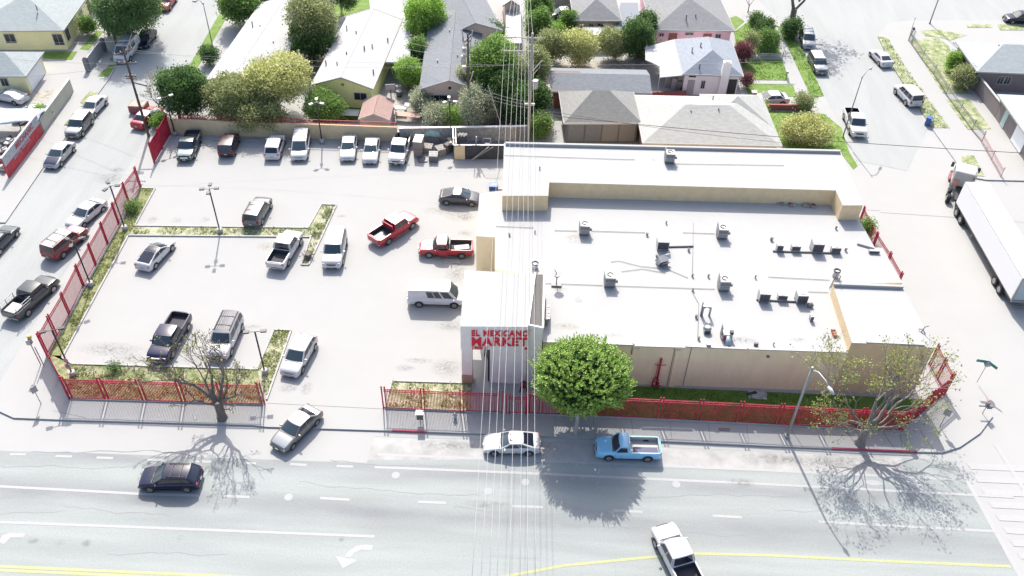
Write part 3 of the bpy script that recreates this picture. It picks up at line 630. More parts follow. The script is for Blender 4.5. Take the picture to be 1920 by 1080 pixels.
b = P(1728, 622, ZBK); t = thing('camera_mast', 'bent black camera mast on the corner block roof', 'camera mast', b); MB().tube([(0, 0, 0), (.1, 0, .6), (.25, -.2, .9)], .04).build('mast', m_gm, t); MB().tube([(-.2, .2, .1), (0, 0, .3), (.2, -.3, .05)], .05).build('strut', m_gm, t)
b = P(1638, 474, ZL); t = thing('roof_beam', 'grey metal box lying near the right roof edge', 'metal box', b); MB().box((0, 0, .2), (1.0, .3, .25)).build('box_body', m_metal, t); MB().box((0, -.17, .2), (.9, .03, .15)).build('slot', m_grill, t)
stain(1060, 612, 1.5, .5, ms_b, ZL + .006, 'rust_stain'); stain(1150, 628, 1.2, .25, ms_b, ZL + .006, 'rust_stain'); stain(1078, 447, 1.2, .9, ms_b, ZL + .006, 'rust_stain'); stain(1048, 541, .9, .5, ms_b, ZL + .006, 'rust_stain'); stain(1085, 563, .4, .5, ms_g, ZL + .006, 'rust_stain'); stain(1390, 638, 1.8, .5, ms_g, ZL + .006, 'rust_stain')
stain(1225, 300, .3, .2, ms_g, ZWG + .006, 'rust_stain'); stain(1495, 637, .8, .3, ms_g, ZL + .006, 'rust_stain')

# ================================================================= FENCES
def fence(name, label, runs, h=2.3, step=.125, pairs=True, postw=.10, pick=.05, grp=None, base_lift=.0, m_=None, cat='fence', z0=0.0, dense=False):
    m_ = m_ or m_red
    o0 = P(*runs[0][0], z0); t = thing(name, label, cat, o0, 0, grp)
    pts = [P(x, y, z0) - o0 for x, y in [r for r in runs[0]]]
    for i in range(len(pts) - 1):
        a, b = pts[i], pts[i+1]; d = b - a; L = d.length; u = d / L
        mb = MB(); k = max(2, int(L / step))
        for j in range(1, k):
            q = a + u * (L * j / k); mb.beam((q.x, q.y, .1), (q.x, q.y, h), pick)
        for zz in (.16, h - .32, h - .1): mb.beam(a + Vector((0, 0, zz)), b + Vector((0, 0, zz)), .055)
        mb.build('picket_panel', m_, t)
    for i, p in enumerate(pts):
        d = (pts[min(i+1, len(pts)-1)] - pts[max(0, i-1)]).normalized()
        mb = MB()
        for sgn in ((-1, 1) if pairs else (0,)):
            q = p + d * sgn * .13
            mb.box((q.x, q.y, h/2 + .05), (postw, postw, h + .1), math.atan2(d.y, d.x))
            mb.tube([(q.x, q.y, h + .1), (q.x, q.y, h + .16), (q.x, q.y, h + .24), (q.x, q.y, h + .28)], [.03, .075, .075, .02], 8)
        mb.build('post', m_, t)
    return t
FG = 'red picket fences round the market and its car park'
fence('picket_fence', 'red picket fence along the left street side of the car park', [[(264, 352), (242, 382), (223, 420), (202, 457), (180, 497), (157, 537), (131, 590), (107, 632), (89, 665)]], 2.55, pick=.026, grp=FG)
fence('picket_fence', 'short red picket fence cutting the lower left corner of the car park', [[(90, 667), (111, 708), (131, 746)]], 2.55, grp=FG)
fence('picket_fence', 'red picket fence in front of the bare tree and the two cars', [[(133, 748), (201, 749.5), (272, 752), (345, 754.5), (420, 757), (494, 759)]], 2.55, grp=FG)
fence('picket_fence', 'red picket fence right of the driveway up to the market entrance', [[(722, 766), (794, 769), (866, 772), (938, 774)]], 2.55, grp=FG)
fence('picket_fence', 'long red picket fence behind the round tree along the main road', [[(990, 776), (1013, 777), (1087, 779.5), (1160, 782.5), (1234, 786), (1307, 789.5), (1381, 793), (1455, 797), (1530, 801), (1606, 805), (1688, 808)]], 2.55, grp=FG)
fence('picket_fence', 'red picket fence cutting the right corner under the leafy tree', [[(1690, 807), (1732, 772), (1769, 741)]], 2.55, grp=FG)
fence('picket_fence', 'short red picket fence beside the right wall of the market corner block', [[(1769, 739), (1755, 712), (1742, 686)]], 2.55, pick=.024, grp=FG)
fence('picket_fence', 'red picket fence on the right side street behind the market', [[(1608, 426), (1632, 474), (1656, 512), (1676, 550)]], 2.55, pick=.024, grp=FG)
fence('entrance_gate', 'light red pedestrian gate in front of the market entrance', [[(952, 775), (988, 776)]], 2.2, .14, grp=None, cat='gate')
g_ = fence('sliding_gate', 'tall red sliding gate beside the leaning utility pole', [[(290, 306), (305, 279), (320, 252)]], 2.6, .1, cat='gate')
MB().beam(Vector((0, 0, .3)), P(320, 252) - P(290, 306) + Vector((0, 0, 2.4)), .06).build('brace', m_red, g_)
# planter base wall under the front fences
kerbs('fence_footing', [[(133, 748), (494, 759)], [(722, 766), (938, 774)], [(990, 776), (1688, 808), (1769, 741), (1742, 686)], [(264, 352), (90, 666), (132, 747)]])

# ---- back wall with a red rail
def wall(name, label, a, b, h, th, m_, cap=None, z0=0, cat='wall'):
    a, b = P(*a, z0), P(*b, z0); mid = (a + b) / 2; t = thing(name, label, cat, mid)
    MB().beam(a - mid + Vector((0, 0, h/2)), b - mid + Vector((0, 0, h/2)), th, h).build('wall', m_, t)
    if cap: MB().beam(a - mid + Vector((0, 0, h + .04)), b - mid + Vector((0, 0, h + .04)), th + .08, .08).build('coping', cap, t)
    return t
bw = wall('boundary_wall', 'tan wall with a red rail behind the back row of parked cars', (318, 250), (746, 265), 2.0, .22, m_wallY)
a, b = P(322, 250), P(746, 265); mid = bw.location
q0, q1 = a - mid, b - mid; mb = MB()
for zz in (2.15, 2.6): mb.beam(q0 + Vector((0, 0, zz)), q1 + Vector((0, 0, zz)), .05)
for k in range(150):
    q = q0.lerp(q1, k / 149); mb.beam(q + Vector((0, 0, 2.0)), q + Vector((0, 0, 2.6)), .03)
mb.build('rail', m_red, bw)
mb = MB().box(P(672, 262) - mid + Vector((0, -.13, 1.5)), (.9, .04, .5)); mb.build('notice_board', mat('pale_blue_notice', (.42, .46, .5), .6), bw)
wall('block_wall', 'weathered grey block wall behind the skips', (750, 266), (988, 262), 1.9, .22, mat('weathered_blockwork', (.36, .34, .31), .95, .3, 3), m_wallG)
wall('yard_wall', 'cream wall along the left street in front of the junk yard', (137, 171), (82, 247), 1.7, .2, mat('cream_wall_paint', (.44, .43, .36), .9, .06, 1), m_trimw)
mw = wall('mural_wall', 'red and grey painted wall with mechanic lettering at the left edge', (80, 250), (17, 333), 2.5, .2, mat('mural_red', (.45, .04, .055), .7, .25, 2))
a, b = P(80, 250), P(17, 333); mid = mw.location; d = (b - a).normalized(); n_ = Vector((-d.y, d.x, 0));
if n_.x < 0: n_ = -n_
mb = MB().beam(a - mid + n_ * .108 + Vector((0, 0, 1.95)), b - mid + n_ * .108 + Vector((0, 0, 1.95)), .012, 1.1); mb.build('grey_band', mat('mural_grey', (.33, .35, .38), .7, .25, 3, col2=(.45, .47, .5)), mw)
ang = math.atan2(-d.y, -d.x)
fit_text('MECHANIC', 4.6, .62, b + n_ * .125 - d * 3.1 + Vector((0, 0, 1.75)), (R(90), 0, ang), mat('mural_letter_red', (.40, .08, .10), .7), mw, .02)
fit_text('AUTO REPAIR', 4.2, .34, b + n_ * .125 - d * 2.0 + Vector((0, 0, 1.05)), (R(90), 0, ang), mat('mural_letter_lilac', (.42, .36, .45), .7), mw, .01)
MB().beam(a - mid + Vector((0, 0, 2.53)), b - mid + Vector((0, 0, 2.53)), .24, .06).build('coping', m_trimw, mw)
# gate walls by the yellow house
wall('driveway_gate', 'white sliding gate panel across the driveway of the yellow house', (169, 131), (194, 97), 1.7, .12, m_trimw, None, cat='gate')
for (x, y, l) in ((166, 133, 'dark gate pier with round cap nearer the garage'), (197, 96, 'dark gate pier behind the parked white van')):
    b = P(x, y); t = thing('gate_pier', l, 'gate pier', b, R(-8)); MB().box((0, 0, .9), (.5, .5, 1.8)).build('pier', m_gm, t); MB().cyl((0, 0, 1.8), .26, .2, 12, r2=.08).build('cap', m_gm, t)

# ================================================================= LAMPS, POLES, WIRES, SIGNS
def lot_lamp(x, y, label, heads=4, h=5.6, cutoff=m_dark, rz=0, base=True):
    b = P(x, y); t = thing('car_park_lamp', label, 'lamp post', b, rz, 'car park lamps')
    MB().tube([(0, 0, .3), (0, 0, h)], .075, 8).build('pole', m_dark, t)
    MB().cyl((0, 0, 0), .28, .55, 12).build('base', m_kerb, t)
    for k in range(heads):
        a = 2 * math.pi * k / heads + R(10)
        MB().beam((0, 0, h), (.5 * math.cos(a), .5 * math.sin(a), h + .02), .05).build('arm', m_dark, t)
        MB().box((.72 * math.cos(a), .72 * math.sin(a), h + .03), (.5, .34, .14), a).build('lamp_head', cutoff, t, bevel=.02)
    return t
lot_lamp(413, 436, 'dark four headed lamp post in the middle grass strip', 4)
lot_lamp(235, 431, 'dark three headed lamp post by the fence at the strip junction', 3)
lot_lamp(171, 536, 'dark lamp post by the left fence above the parked grey pickup', 3, rz=.5)
lot_lamp(137, 704, 'lamp post with a white notice in the lower left planter', 2, rz=.2)
lot_lamp(604, 268, 'lamp post with white heads between the minivan and the white sedan', 3, 5.5, m_wmetal, rz=-.5)
lot_lamp(329, 254, 'lamp post with two white heads beside the sliding gate', 2, 5.2, m_wmetal, rz=.5)
lot_lamp(845, 264, 'lamp post with white heads beside the skip enclosure', 3, 5.5, m_wmetal, rz=-.5)
lot_lamp(497, 700, 'dark lamp post behind the bare tree branches', 2, 5.2, rz=0)
b = P(137, 704); t = thing('paper_notice', 'white notices tied round the lower left lamp post', 'notice', (b.x, b.y - .12, 1.3)); MB().box((0, 0, 0), (.45, .03, .6)).box((.05, 0, .75), (.4, .03, .5)).build('sheet', m_plate, t); MB().box((0, -.02, .05), (.3, .01, .3)).build('print', mat('notice_ink', (.25, .3, .4), .8), t)
def street_light(base, h, arm, label, m_=m_metal, r=.1, head=.5):
    b = P(*base); t = thing('street_lamp', label, 'street lamp', b, 0); A = Vector(arm)
    MB().tube([(0, 0, 0), (0, 0, h)], [r, r * .6], 10).build('pole', m_, t)
    MB().tube([(0, 0, h - .1), A * .35 + Vector((0, 0, h + .45)), A * .8 + Vector((0, 0, h + .5)), A + Vector((0, 0, h + .3))], .055, 8).build('arm', m_wmetal, t)
    a = math.atan2(A.y, A.x); q = A * 1.15
    mb = MB().tube([Vector((A.x, A.y, h + .32)), Vector((q.x, q.y, h + .28)), Vector((q.x, q.y, h + .25)) + A.normalized() * .45], [.07, .17, .09], 10); mb.build('lamp_head', m_wmetal, t)
    MB().cyl((0, 0, h), .09, .25, 10).build('photocell', m_wmetal, t)
    MB().cyl((0, 0, 0), r * 1.7, .25, 12).build('base', m_kerb, t)
street_light((1475, 818), 8.3, (.75, -2.0, 0), 'grey street lamp with curved arm over the main road', r=.13)
street_light((400, 92), 6.5, (-.9, .1, 0), 'slim street lamp in the far left verge', m_gm, r=.08)
street_light((1580, 258), 8.2, (1.2, 1.6, 0), 'slim leaning lamp pole behind the white pickup on the right street', m_gm, r=.08)
street_light((1743, 44), 8.4, (0, 1.5, 0), 'lamp pole on the corner of the far crossroads', m_gm, r=.09)
# utility poles
def upole(base, h, label, arms, m_=m_wood, r=.17, lean=(0, 0), extra=None):
    b = P(*base); t = thing('utility_pole', label, 'utility pole', b, 0)
    MB().tube([(0, 0, 0), (lean[0], lean[1], h)], [r, r * .65], 10).build('pole', m_, t)
    for (z, L, ang_, off) in arms:
        v = Vector((math.cos(ang_), math.sin(ang_), 0)); c = Vector((lean[0] * z / h, lean[1] * z / h, z)) + v * off
        MB().beam(c - v * L/2, c + v * L/2, .11, .11).build('cross_arm', m_, t)
        for k in range(4): q = c + v * L * (k / 3 - .5) * .92; MB().cyl((q.x, q.y, z + .05), .05, .16, 8).build('insulator', m_wmetal, t)
    return t
up1 = upole((279, 256), 11.8, 'leaning dark wooden utility pole by the sliding gate', [(11.0, 2.2, R(50), 0), (9.6, 2.0, R(5), .1), (8.0, 1.2, R(0), 0), (7.7, 1.2, R(0), 0)], lean=(0, 0))
MB().beam((.1, 0, 7.2), (1.6, -.1, 6.9), .12).build('side_arm', m_wood, up1); MB().beam((0, 0, 10.6), (.9, 1.2, 12.6), .04).build('mast_rod', m_wmetal, up1)
up2 = upole((990, 268), 14.2, 'tall pale utility pole carrying the white cables over the road', [(13.6, 4.6, R(2), -1.2), (12.0, 4.2, R(2), -1.3)], m_=m_paleW, r=.2)
MB().cyl((.5, 0, 7.4), .3, 1.0, 12).cyl((.62, .5, 7.2), .28, 1.0, 12).build('transformer', m_wmetal, up2); MB().beam((-.2, 0, 10.2), (-1.8, .2, 11.9), .1).beam((.2, 0, 9.6), (1.2, .3, 10.8), .1).beam((0, 0, 8.8), (1.0, -.1, 10.2), .08).build('brace', m_paleW, up2); MB().box((0, 0, 5.3), (1.2, .2, .25)).build('cable_box', m_wmetal, up2)
up3 = upole((879, 232), 12.0, 'dark utility pole with transformers above the green trees', [(11.3, 1.6, R(70), 0), (10.8, 1.4, R(75), 0)])
MB().cyl((-.55, 0, 8.2), .27, 1.0, 12).cyl((-.5, .1, 7.0), .25, .8, 12).cyl((-.5, .4, 9.4), .22, .6, 12).build('transformer', m_wmetal, up3); MB().beam((-.2, 0, 9.0), (-.7, .2, 12.3), .09).beam((.1, 0, 9.2), (.5, .3, 12.2), .09).beam((.2, 0, 5.8), (.6, 0, 7.2), .12).build('mast_rod', m_wmetal, up3)
# cables
def cable(a, b, sag, r, label, m_, n=18, grp=None, cat='cable'):
    pts = []
    for i in range(n + 1):
        s_ = i / n; p = a.lerp(b, s_); p.z -= sag * 4 * s_ * (1 - s_); pts.append(p)
    return tag(MB().tube(pts, r, 5).build('overhead_cable', m_), label, cat, grp)
ORD = ('first', 'second', 'third', 'fourth', 'fifth', 'sixth', 'seventh', 'eighth')
bx = (884, 901, 917, 931, 955, 975, 989, 1004); tx = (948, 957, 966, 974, 980, 985, 991, 1000); far = (966, 969, 973, 977, 981, 984, 988, 993)
for i in range(8):
    z = 13.7 if i % 2 == 0 else 12.1
    a = P(tx[i], 54 if i % 2 == 0 else 76, z); b_ = P(bx[i], 1100, 11.4); e = P(far[i], -40, 12)
    cable(a, b_, .3, .014, '%s white cable from the left where the cables cross the main road' % ORD[i], m_wire, grp='white cables over the market sign')
    cable(a, e, .6, .018, '%s white cable from the left behind the tall pale pole' % ORD[i], m_wire, grp='white cables behind the tall pole')
cable(P(1000, 213, 6.5), P(1980, 290, 5.5), .5, .035, 'black cable running right over the tan roofed houses', m_wired)
cable(P(1010, 205, 7), P(1470, 268, 5.5), .3, .02, 'thin black cable over the left of the shingled roof', m_wired)
k_top = up1.location + Vector((0, 0, 11.0))
for dx, e, w_ in ((0, (1600, 110, 9), 'reaching the right street'), (.6, (980, 120, 12), 'ending at the tall pole')): cable(k_top + Vector((dx, dx, 0)), P(*e), 1.2, .011, 'pale cable from the leaning pole over the houses ' + w_, m_wire, grp='pale cables from the leaning pole')
for w_, (a_, b_) in zip(('lowest', 'middle', 'highest'), (((-40, 148, 6), (238, 122, 9.5)), ((0, 108, 6), (236, 118, 9.5)), ((0, 77, 6), (250, 75, 10)))): cable(P(*a_), P(*b_), .3, .015, w_ + ' thin grey cable left of the leaning pole', mat('grey_cable', (.3, .3, .3), .6), grp='thin cables over the yellow house')
cable(P(915, 160, 8), P(948, 262, .5), 0, .04, 'white guy wire slanting down to the skip enclosure', m_wire)
for i, (y0, y1) in enumerate(((185, 188), (198, 205), (205, 208))): cable(up3.location + Vector((0, 0, 5.5 - i * .5)), up2.location + Vector((0, 0, 5.6 - i * .4)), .3, .02, ('upper', 'middle', 'lower')[i] + ' short grey cable between the two middle poles', mat('grey_cable', (.3, .3, .3), .6), grp='short cables between the two middle poles')
for k, (x0, y0) in enumerate(((770, 75), (768, 88), (772, 105), (770, 122))): cable(P(x0 - 20, y0, 4), up3.location + Vector((0, 0, 9.5 - k * .6)), .2, .016, ORD[k] + ' thin white service cable from the top between grey roof and dark pole', m_wire, grp='service cables over the grey roof')
# street signs
def sign(base, h, label, plate, pm, rz=0, name='street_sign', cat='sign', extra=None):
    b = P(*base); t = thing(name, label, cat, b, rz)
    MB().tube([(0, 0, 0), (0, 0, h)], .035, 6).build('pole', m_metal, t)
    MB().box((0, -.06, h - plate[1]/2), (plate[0], .03, plate[1])).build('plate', pm, t)
    return t
sign((77, 757), 2.2, 'small road sign with back turned at the lower left corner', (.5, .7), m_metal, .9)
sign((1762, 800), 2.3, 'small road sign at the right pavement corner', (.55, .75), m_metal, -.5)
m_grnsign = mat('green_sign_enamel', (.04, .22, .17), .5)
b = P(1832, 716); t = thing('street_name_sign', 'crossed green street name blades on a thin pole at the right junction', 'street sign', b, 0)
MB().tube([(0, 0, 0), (.0, 0, 2.6)], .03, 6).build('pole', m_metal, t); MB().beam((0, 0, 2.6), (-1.0, .1, 2.65), .03, .3).beam((0, 0, 2.6), (.55, -.7, 2.55), .03, .3).build('name_blade', m_grnsign, t); MB().tube([(0, -.2, 2.35), (0, .25, 2.5)], [.28, .28], 12).build('grey_disc', mat('disc_grey', (.28, .3, .34), .5), t)  # plain grey disc beside the name blades
b = P(1842, 775); t = thing('signal_head', 'small traffic signal with a pink red fin at the right junction', 'traffic signal', b, 0)
MB().tube([(0, 0, 0), (0, 0, 1.0)], .035, 6).build('pole', m_metal, t); MB().box((0, 0, 1.2), (.25, .25, .5)).build('housing', m_gm, t, bevel=.03); MB().box((0, .35, 1.5), (.1, .5, .05)).build('fin', mat('pink_red_plastic', (.5, .2, .2), .5), t); MB().box((-.35, 0, .95), (.6, .06, .12)).box((.2, -.1, 1.0), (.4, .25, .3)).build('bracket', m_gm, t)
b = P(79, 684); t = thing('pedestrian_signal', 'walk signal with yellow button box on a short pole at the left corner', 'traffic signal', b, 0)
MB().tube([(-.12, 0, 0), (-.12, 0, 2.7)], .04, 6).tube([(.12, 0, 0), (.12, 0, 2.3)], .04, 6).build('pole', m_gm, t); MB().box((-.15, 0, 2.9), (.4, .4, .5)).build('housing', m_metal, t, bevel=.04); MB().box((-.1, .2, 3.3), (.3, .2, .3)).build('visor', mat('signal_yellow', (.5, .4, .12), .5), t)
b = P(788, 793); t = thing('newspaper_box', 'dark green newspaper box on a post on the pavement right of the driveway', 'news box', b, R(3))
MB().box((0, 0, 1.0), (.55, .45, .7)).build('box_body', mat('dark_green_grey', (.08, .1, .09), .5), t, bevel=.03); MB().box((0, -.02, 1.37), (.6, .5, .05)).build('top_panel', m_metal, t); MB().tube([(0, 0, 0), (0, 0, .7)], .05).build('post', m_dark, t)
b = P(853, 785); t = thing('fire_hydrant', 'pale fire hydrant on the pavement by the red fence', 'hydrant', b); MB().cyl((0, 0, 0), .13, .6, 12).build('barrel', m_wmetal, t); MB().cyl((0, 0, .6), .15, .15, 12, r2=.05).build('bonnet', m_wmetal, t); MB().cyl((-.2, 0, .42), .06, .4, 10, axis='X').build('outlet', m_wmetal, t)
b = P(981, 733); t = thing('grill_cart', 'red and black wheeled cart parked in front of the tower wall', 'cart', b, R(10))
MB().box((0, 0, .75), (.5, .4, .55)).build('cart_body', mat('dark_red_plastic', (.25, .03, .05), .5), t, bevel=.06); MB().tube([(-.2, 0, 1.02), (-.1, .05, 1.2), (.12, .05, 1.2), (.2, 0, 1.02)], .06).build('handle', m_black, t)
for s_ in (-1, 1): MB().tube([(s_ * .22, 0, .6), (s_ * .32, -.12, 0)], .05).build('leg', m_black, t)
b = P(1420, 742); t = thing('pavement_slab', 'broken grey concrete slab lying in the grass below the tan wall', 'slab', b, R(-4)); MB().box((0, 0, .07), (1.6, .9, .1)).box((-.5, .1, .15), (.9, .25, .08), .4, mi=1).build('slab', [m_kerb, m_dark], t)
b = P(1358, 806); t = thing('utility_cover', 'grey utility cover set in the pavement below the red fence', 'utility cover', b); MB().box((0, 0, .01), (1.1, .5, .012)).build('cover', m_metal, t); MB().box((0, 0, .017), (.98, .38, .01)).build('lid', m_gm, t)
b = P(366, 783); t = thing('utility_cover', 'dark grate in the pavement left of the bare tree', 'utility cover', b, R(15)); MB().box((0, 0, .01), (.35, .55, .012)).build('frame', m_gm, t); MB().box((0, 0, .017), (.25, .45, .01)).build('lid', m_kerb, t)

# ================================================================= HOUSES
def house(name, label, FL, FR, BL, ze, rh, wcol, rcol, roof='gable', oh=.4, gable_front=True, cat='house', wins=(), fascia=None, zb=0, rise_back=False, depth=None, ridge_in=None):
    a, b_, c_ = P(*FL, ze), P(*FR, ze), P(*BL, ze)
    u = (b_ - a); W_ = u.length; u.normalize(); v = Vector((-u.y, u.x, 0)); D_h = depth or (c_ - a).dot(v); sh = (c_ - a).dot(u)
    t = thing(name, label, cat, (a.x, a.y, 0), math.atan2(u.y, u.x))
    m1 = MB(); h = ze - .02
    # walls
    x0, x1, y0, y1 = oh, W_ - oh, oh, D_h - oh
    pr = [(x0, y0), (x1, y0), (x1, y1), (x0, y1)]
    m1.prism(pr, zb, h)
    if roof == 'gable':
        k = (rh) * (1 - 2 * oh / (W_ if gable_front else D_h)) - .02
        if gable_front:
            for yy in (y0, y1): m1.face([(x0, yy, h), (x1, yy, h), ((x0 + x1) / 2, yy, h + k)])
        else:
            for xx in (x0, x1): m1.face([(xx, y0, h), (xx, y1, h), (xx, (y0 + y1) / 2, h + k)])
    m1.build('wall', wcol, t)
    # roof
    mr = MB(); uvl = mr.bm.loops.layers.uv.new('UVMap')
    def rf(pts):
        f = mr.face([(*p[:2], p[2]) for p in pts])
        if not f: return
        e = (Vector(pts[1]) - Vector(pts[0])).normalized(); f.normal_update(); n_ = f.normal; g2 = n_.cross(e)
        for l in f.loops: l[uvl].uv = (l.vert.co.dot(e), l.vert.co.dot(g2))
        return f
    A, B_, Cc, Dd = (0, 0, ze), (W_, 0, ze), (W_, D_h, ze), (0, D_h, ze)
    if roof == 'gable' and gable_front: r0, r1 = (W_/2, 0, ze + rh), (W_/2, D_h, ze + rh); rf([B_, Cc, r1, r0]); rf([Dd, A, r0, r1])
    elif roof == 'gable': r0, r1 = (0, D_h/2, ze + rh), (W_, D_h/2, ze + rh); rf([A, B_, r1, r0]); rf([Cc, Dd, r0, r1])
    elif roof == 'flat': rf([A, B_, Cc, Dd])
    else:
        ri = ridge_in or min(W_, D_h) / 2
        if W_ >= D_h: r0, r1 = (ri, D_h/2, ze + rh), (W_ - ri, D_h/2, ze + rh); rf([A, B_, r1, r0]); rf([B_, Cc, r1]); rf([Cc, Dd, r0, r1]); rf([Dd, A, r0])
        else: r0, r1 = (W_/2, ri, ze + rh), (W_/2, D_h - ri, ze + rh); rf([A, B_, r0]); rf([B_, Cc, r1, r0]); rf([Cc, Dd, r1]); rf([Dd, A, r0, r1])
        mr.face([A, B_, Cc, Dd])
    o = mr.build('roof', rcol, t)
    if roof != 'hip':
        sol = o.modifiers.new('thick', 'SOLIDIFY'); sol.thickness = .14; sol.offset = 0
    if fascia:
        mf = MB()
        if roof == 'gable' and gable_front:
            for yy in (-.03, D_h + .03): mf.beam((-.02, yy, ze), (W_/2, yy, ze + rh), .05, .2).beam((W_ + .02, yy, ze), (W_/2, yy, ze + rh), .05, .2)
        else:
            mf.beam((-.03, -.03, ze - .06), (W_ + .03, -.03, ze - .06), .05, .2).beam((-.03, D_h, ze - .06), (-.03, 0, ze - .06), .05, .2).beam((W_ + .03, D_h, ze - .06), (W_ + .03, 0, ze - .06), .05, .2)
        mf.build('fascia', fascia, t)
    for wdw in wins: window(t, wdw, x0, x1, y0, y1)
    t['W'] = W_; t['D'] = D_h
    return t
def window(t, wdw, x0, x1, y0, y1):
    face, s_, z, w_, h_ = wdw[:5]; kind = wdw[5] if len(wdw) > 5 else 'window'; fm = wdw[6] if len(wdw) > 6 else m_trimw
    if face == 'f': c = Vector((x0 + s_ * (x1 - x0), y0, z)); d = Vector((1, 0, 0)); n_ = Vector((0, -1, 0))
    elif face == 'l': c = Vector((x0, y0 + s_ * (y1 - y0), z)); d = Vector((0, 1, 0)); n_ = Vector((-1, 0, 0))
    else: c = Vector((x1, y0 + s_ * (y1 - y0), z)); d = Vector((0, 1, 0)); n_ = Vector((1, 0, 0))
    def bxx(cc, a_, b2, th, name, m_, par=t):
        mb = MB(); q = cc; mb.box(q, (abs(d.x) * a_ + abs(n_.x) * th, abs(d.y) * a_ + abs(n_.y) * th, b2)); return mb.build(name, m_, par)
    if kind == 'window':
        fr = bxx(c + n_ * .02, w_ + .16, h_ + .16, .08, 'window', fm); bxx(c + n_ * .05, w_, h_, .04, 'pane', m_win, fr); bxx(c + n_ * .065, .05, h_, .04, 'mullion', fm, fr)
    elif kind == 'door': bxx(c + n_ * .02, w_, h_, .08, 'door', fm)
    else: bxx(c + n_ * .02, w_, h_, .08, kind, fm)
sh_g = shingle('grey_shingles', (.24, .245, .25)); sh_g2 = shingle('cool_grey_shingles', (.20, .215, .235)); sh_b = shingle('blue_grey_shingles', (.30, .33, .375), .08); sh_w = shingle('bleached_shingles', (.40, .405, .385), .1)
sh_t = shingle('pale_turquoise_shingles', (.39, .425, .425), .08); sh_white = mat('white_roll_roof', (.395, .395, .395), .85, .02, 1); sh_brn = shingle('brown_pink_shingles', (.36, .24, .21), .12); sh_pg = shingle('pale_grey_shingles', (.33, .37, .375), .1); sh_pnk = shingle('dusty_pink_shingles', (.38, .30, .28), .1)
st_y = mat('yellow_stucco', (.80, .76, .34), .9, .05, 1); st_y2 = mat('pale_yellow_stucco', (.80, .74, .44), .9, .05, 1); st_p = mat('pink_stucco', (.80, .48, .54), .9, .05, 1); st_pb = mat('pink_beige_stucco', (.74, .55, .49), .9, .05, 1); st_w = mat('white_stucco', (.85, .84, .82), .9, .03, 1); st_g = mat('pale_grey_stucco', (.62, .64, .60), .9, .03, 1)
st_br = mat('brown_grey_stucco', (.21, .18, .18), .9, .06, 1); st_sh = mat('dark_screen_wall', (.12, .12, .12), .8, .1, 1)
h1 = house('long_house', 'long house with blown white roof beside the left street', (385, 152), (505, 160), (482, 6), 3.0, 1.3, st_g, sh_white, wins=[('f', .5, 3.3, .45, .5), ('r', .1, 1.7, 1.5, 1.0), ('r', .3, 1.7, 1.2, 1.0)], fascia=m_trimw)
h2 = house('yellow_house', 'yellow house with long white roof and two front windows', (583, 160), (700, 168), (630, 30), 3.0, 1.35, st_y, sh_white, wins=[('f', .18, 1.7, 1.2, .8), ('f', .80, 1.7, 1.5, .9), ('f', .5, 3.2, .35, .35, 'gable_vent', m_metal)], fascia=m_trimw)
# carport wing of the yellow house
def wing_roof(parent, pts, z, m_, th=.12, posts=(), name='carport_roof', zs=None):
    q = px(pts, z); q = [p - parent.location for p in q]
    mi = Matrix.Rotation(-parent.rotation_euler.z, 3, 'Z'); q = [mi @ p for p in q]
    MB().prism(ccw([(p.x, p.y) for p in q]), z - th, z).build(name, m_, parent)
    for i in posts: MB().tube([(q[i].x * .98 + .02 * q[0].x, q[i].y + .05, 0), (q[i].x * .98 + .02 * q[0].x, q[i].y + .05, z - th)], .06, 6).build('post', m_trimw, parent)
wing_roof(h2, [(705, 115), (768, 118), (770, 90), (768, 45), (745, -20), (690, -20)], 2.95, sh_white, posts=(1,))
wing_roof(h2, [(698, 158), (712, 128), (714, 118), (690, 118)], 2.9, sh_white, name='eave_strip')
h3 = house('grey_roofed_house', 'pink beige house with long grey roof behind the dark utility pole', (786, 168), (900, 170), (832, 30), 3.0, 1.3, st_pb, sh_g2, wins=[('f', .30, 1.6, 1.9, .8, 'window', m_metal), ('f', .5, 3.1, .35, .35, 'gable_vent', m_black)], fascia=m_trimw)
h3b = house('grey_roofed_extension', 'taller rear part of the grey roofed house with stepped eave', (838, 68), (943, 58), (866, 0), 3.35, 1.5, st_pb, sh_g2, fascia=m_trimw)
h4 = house('tan_house', 'small tan and pink house with grey hipped roof and patio cover', (1076, 38), (1166, 39), (1078, -20), 2.9, 1.7, mat('tan_house_stucco', (.5, .38, .3), .9, .05, 1), sh_g, 'hip', wins=[('f', .68, 1.9, 2.0, 1.0, 'painted_patch', st_p), ('f', .58, 2.05, .8, .45), ('f', .36, 1.9, .5, .5)], fascia=m_trimw)
wing_roof(h4, [(1090, 66), (1150, 66), (1150, 50), (1092, 50)], 2.2, sh_white, posts=(0, 1), name='patio_cover')
wing_roof(h4, [(1150, 62), (1200, 50), (1196, 5), (1164, 5)], 2.3, sh_b, name='lean_to_roof')
h5 = house('pink_house', 'pink house with big grey hipped roof and dark red doors', (1223, 56), (1378, 58), (1225, -26), 2.9, 2.2, st_p, sh_g, 'hip', wins=[('f', .25, 1.3, 1.2, 1.9, 'door', m_brick), ('f', .70, 1.3, 1.2, 1.9, 'door', m_brick), ('f', .10, 2.0, .6, .4), ('f', .46, 2.2, 1.1, .3), ('f', .84, 1.9, .7, .5)], fascia=m_trimw)
h6 = house('white_house', 'white house with blue grey gabled roof, chimney and flat white carport', (1280, 139), (1394, 143), (1278, 74), 3.1, 2.0, st_w, sh_b, 'hip', wins=[('f', .14, 1.1, .9, 2.0, 'door', m_trimw), ('f', .14, 2.6, .9, .2, 'door_hood', m_dark), ('f', .36, 1.5, .4, 1.0), ('f', .9, 1.3, 1.1, 2.2, 'porch_opening', m_dark)], fascia=m_trimw, ridge_in=3.0)
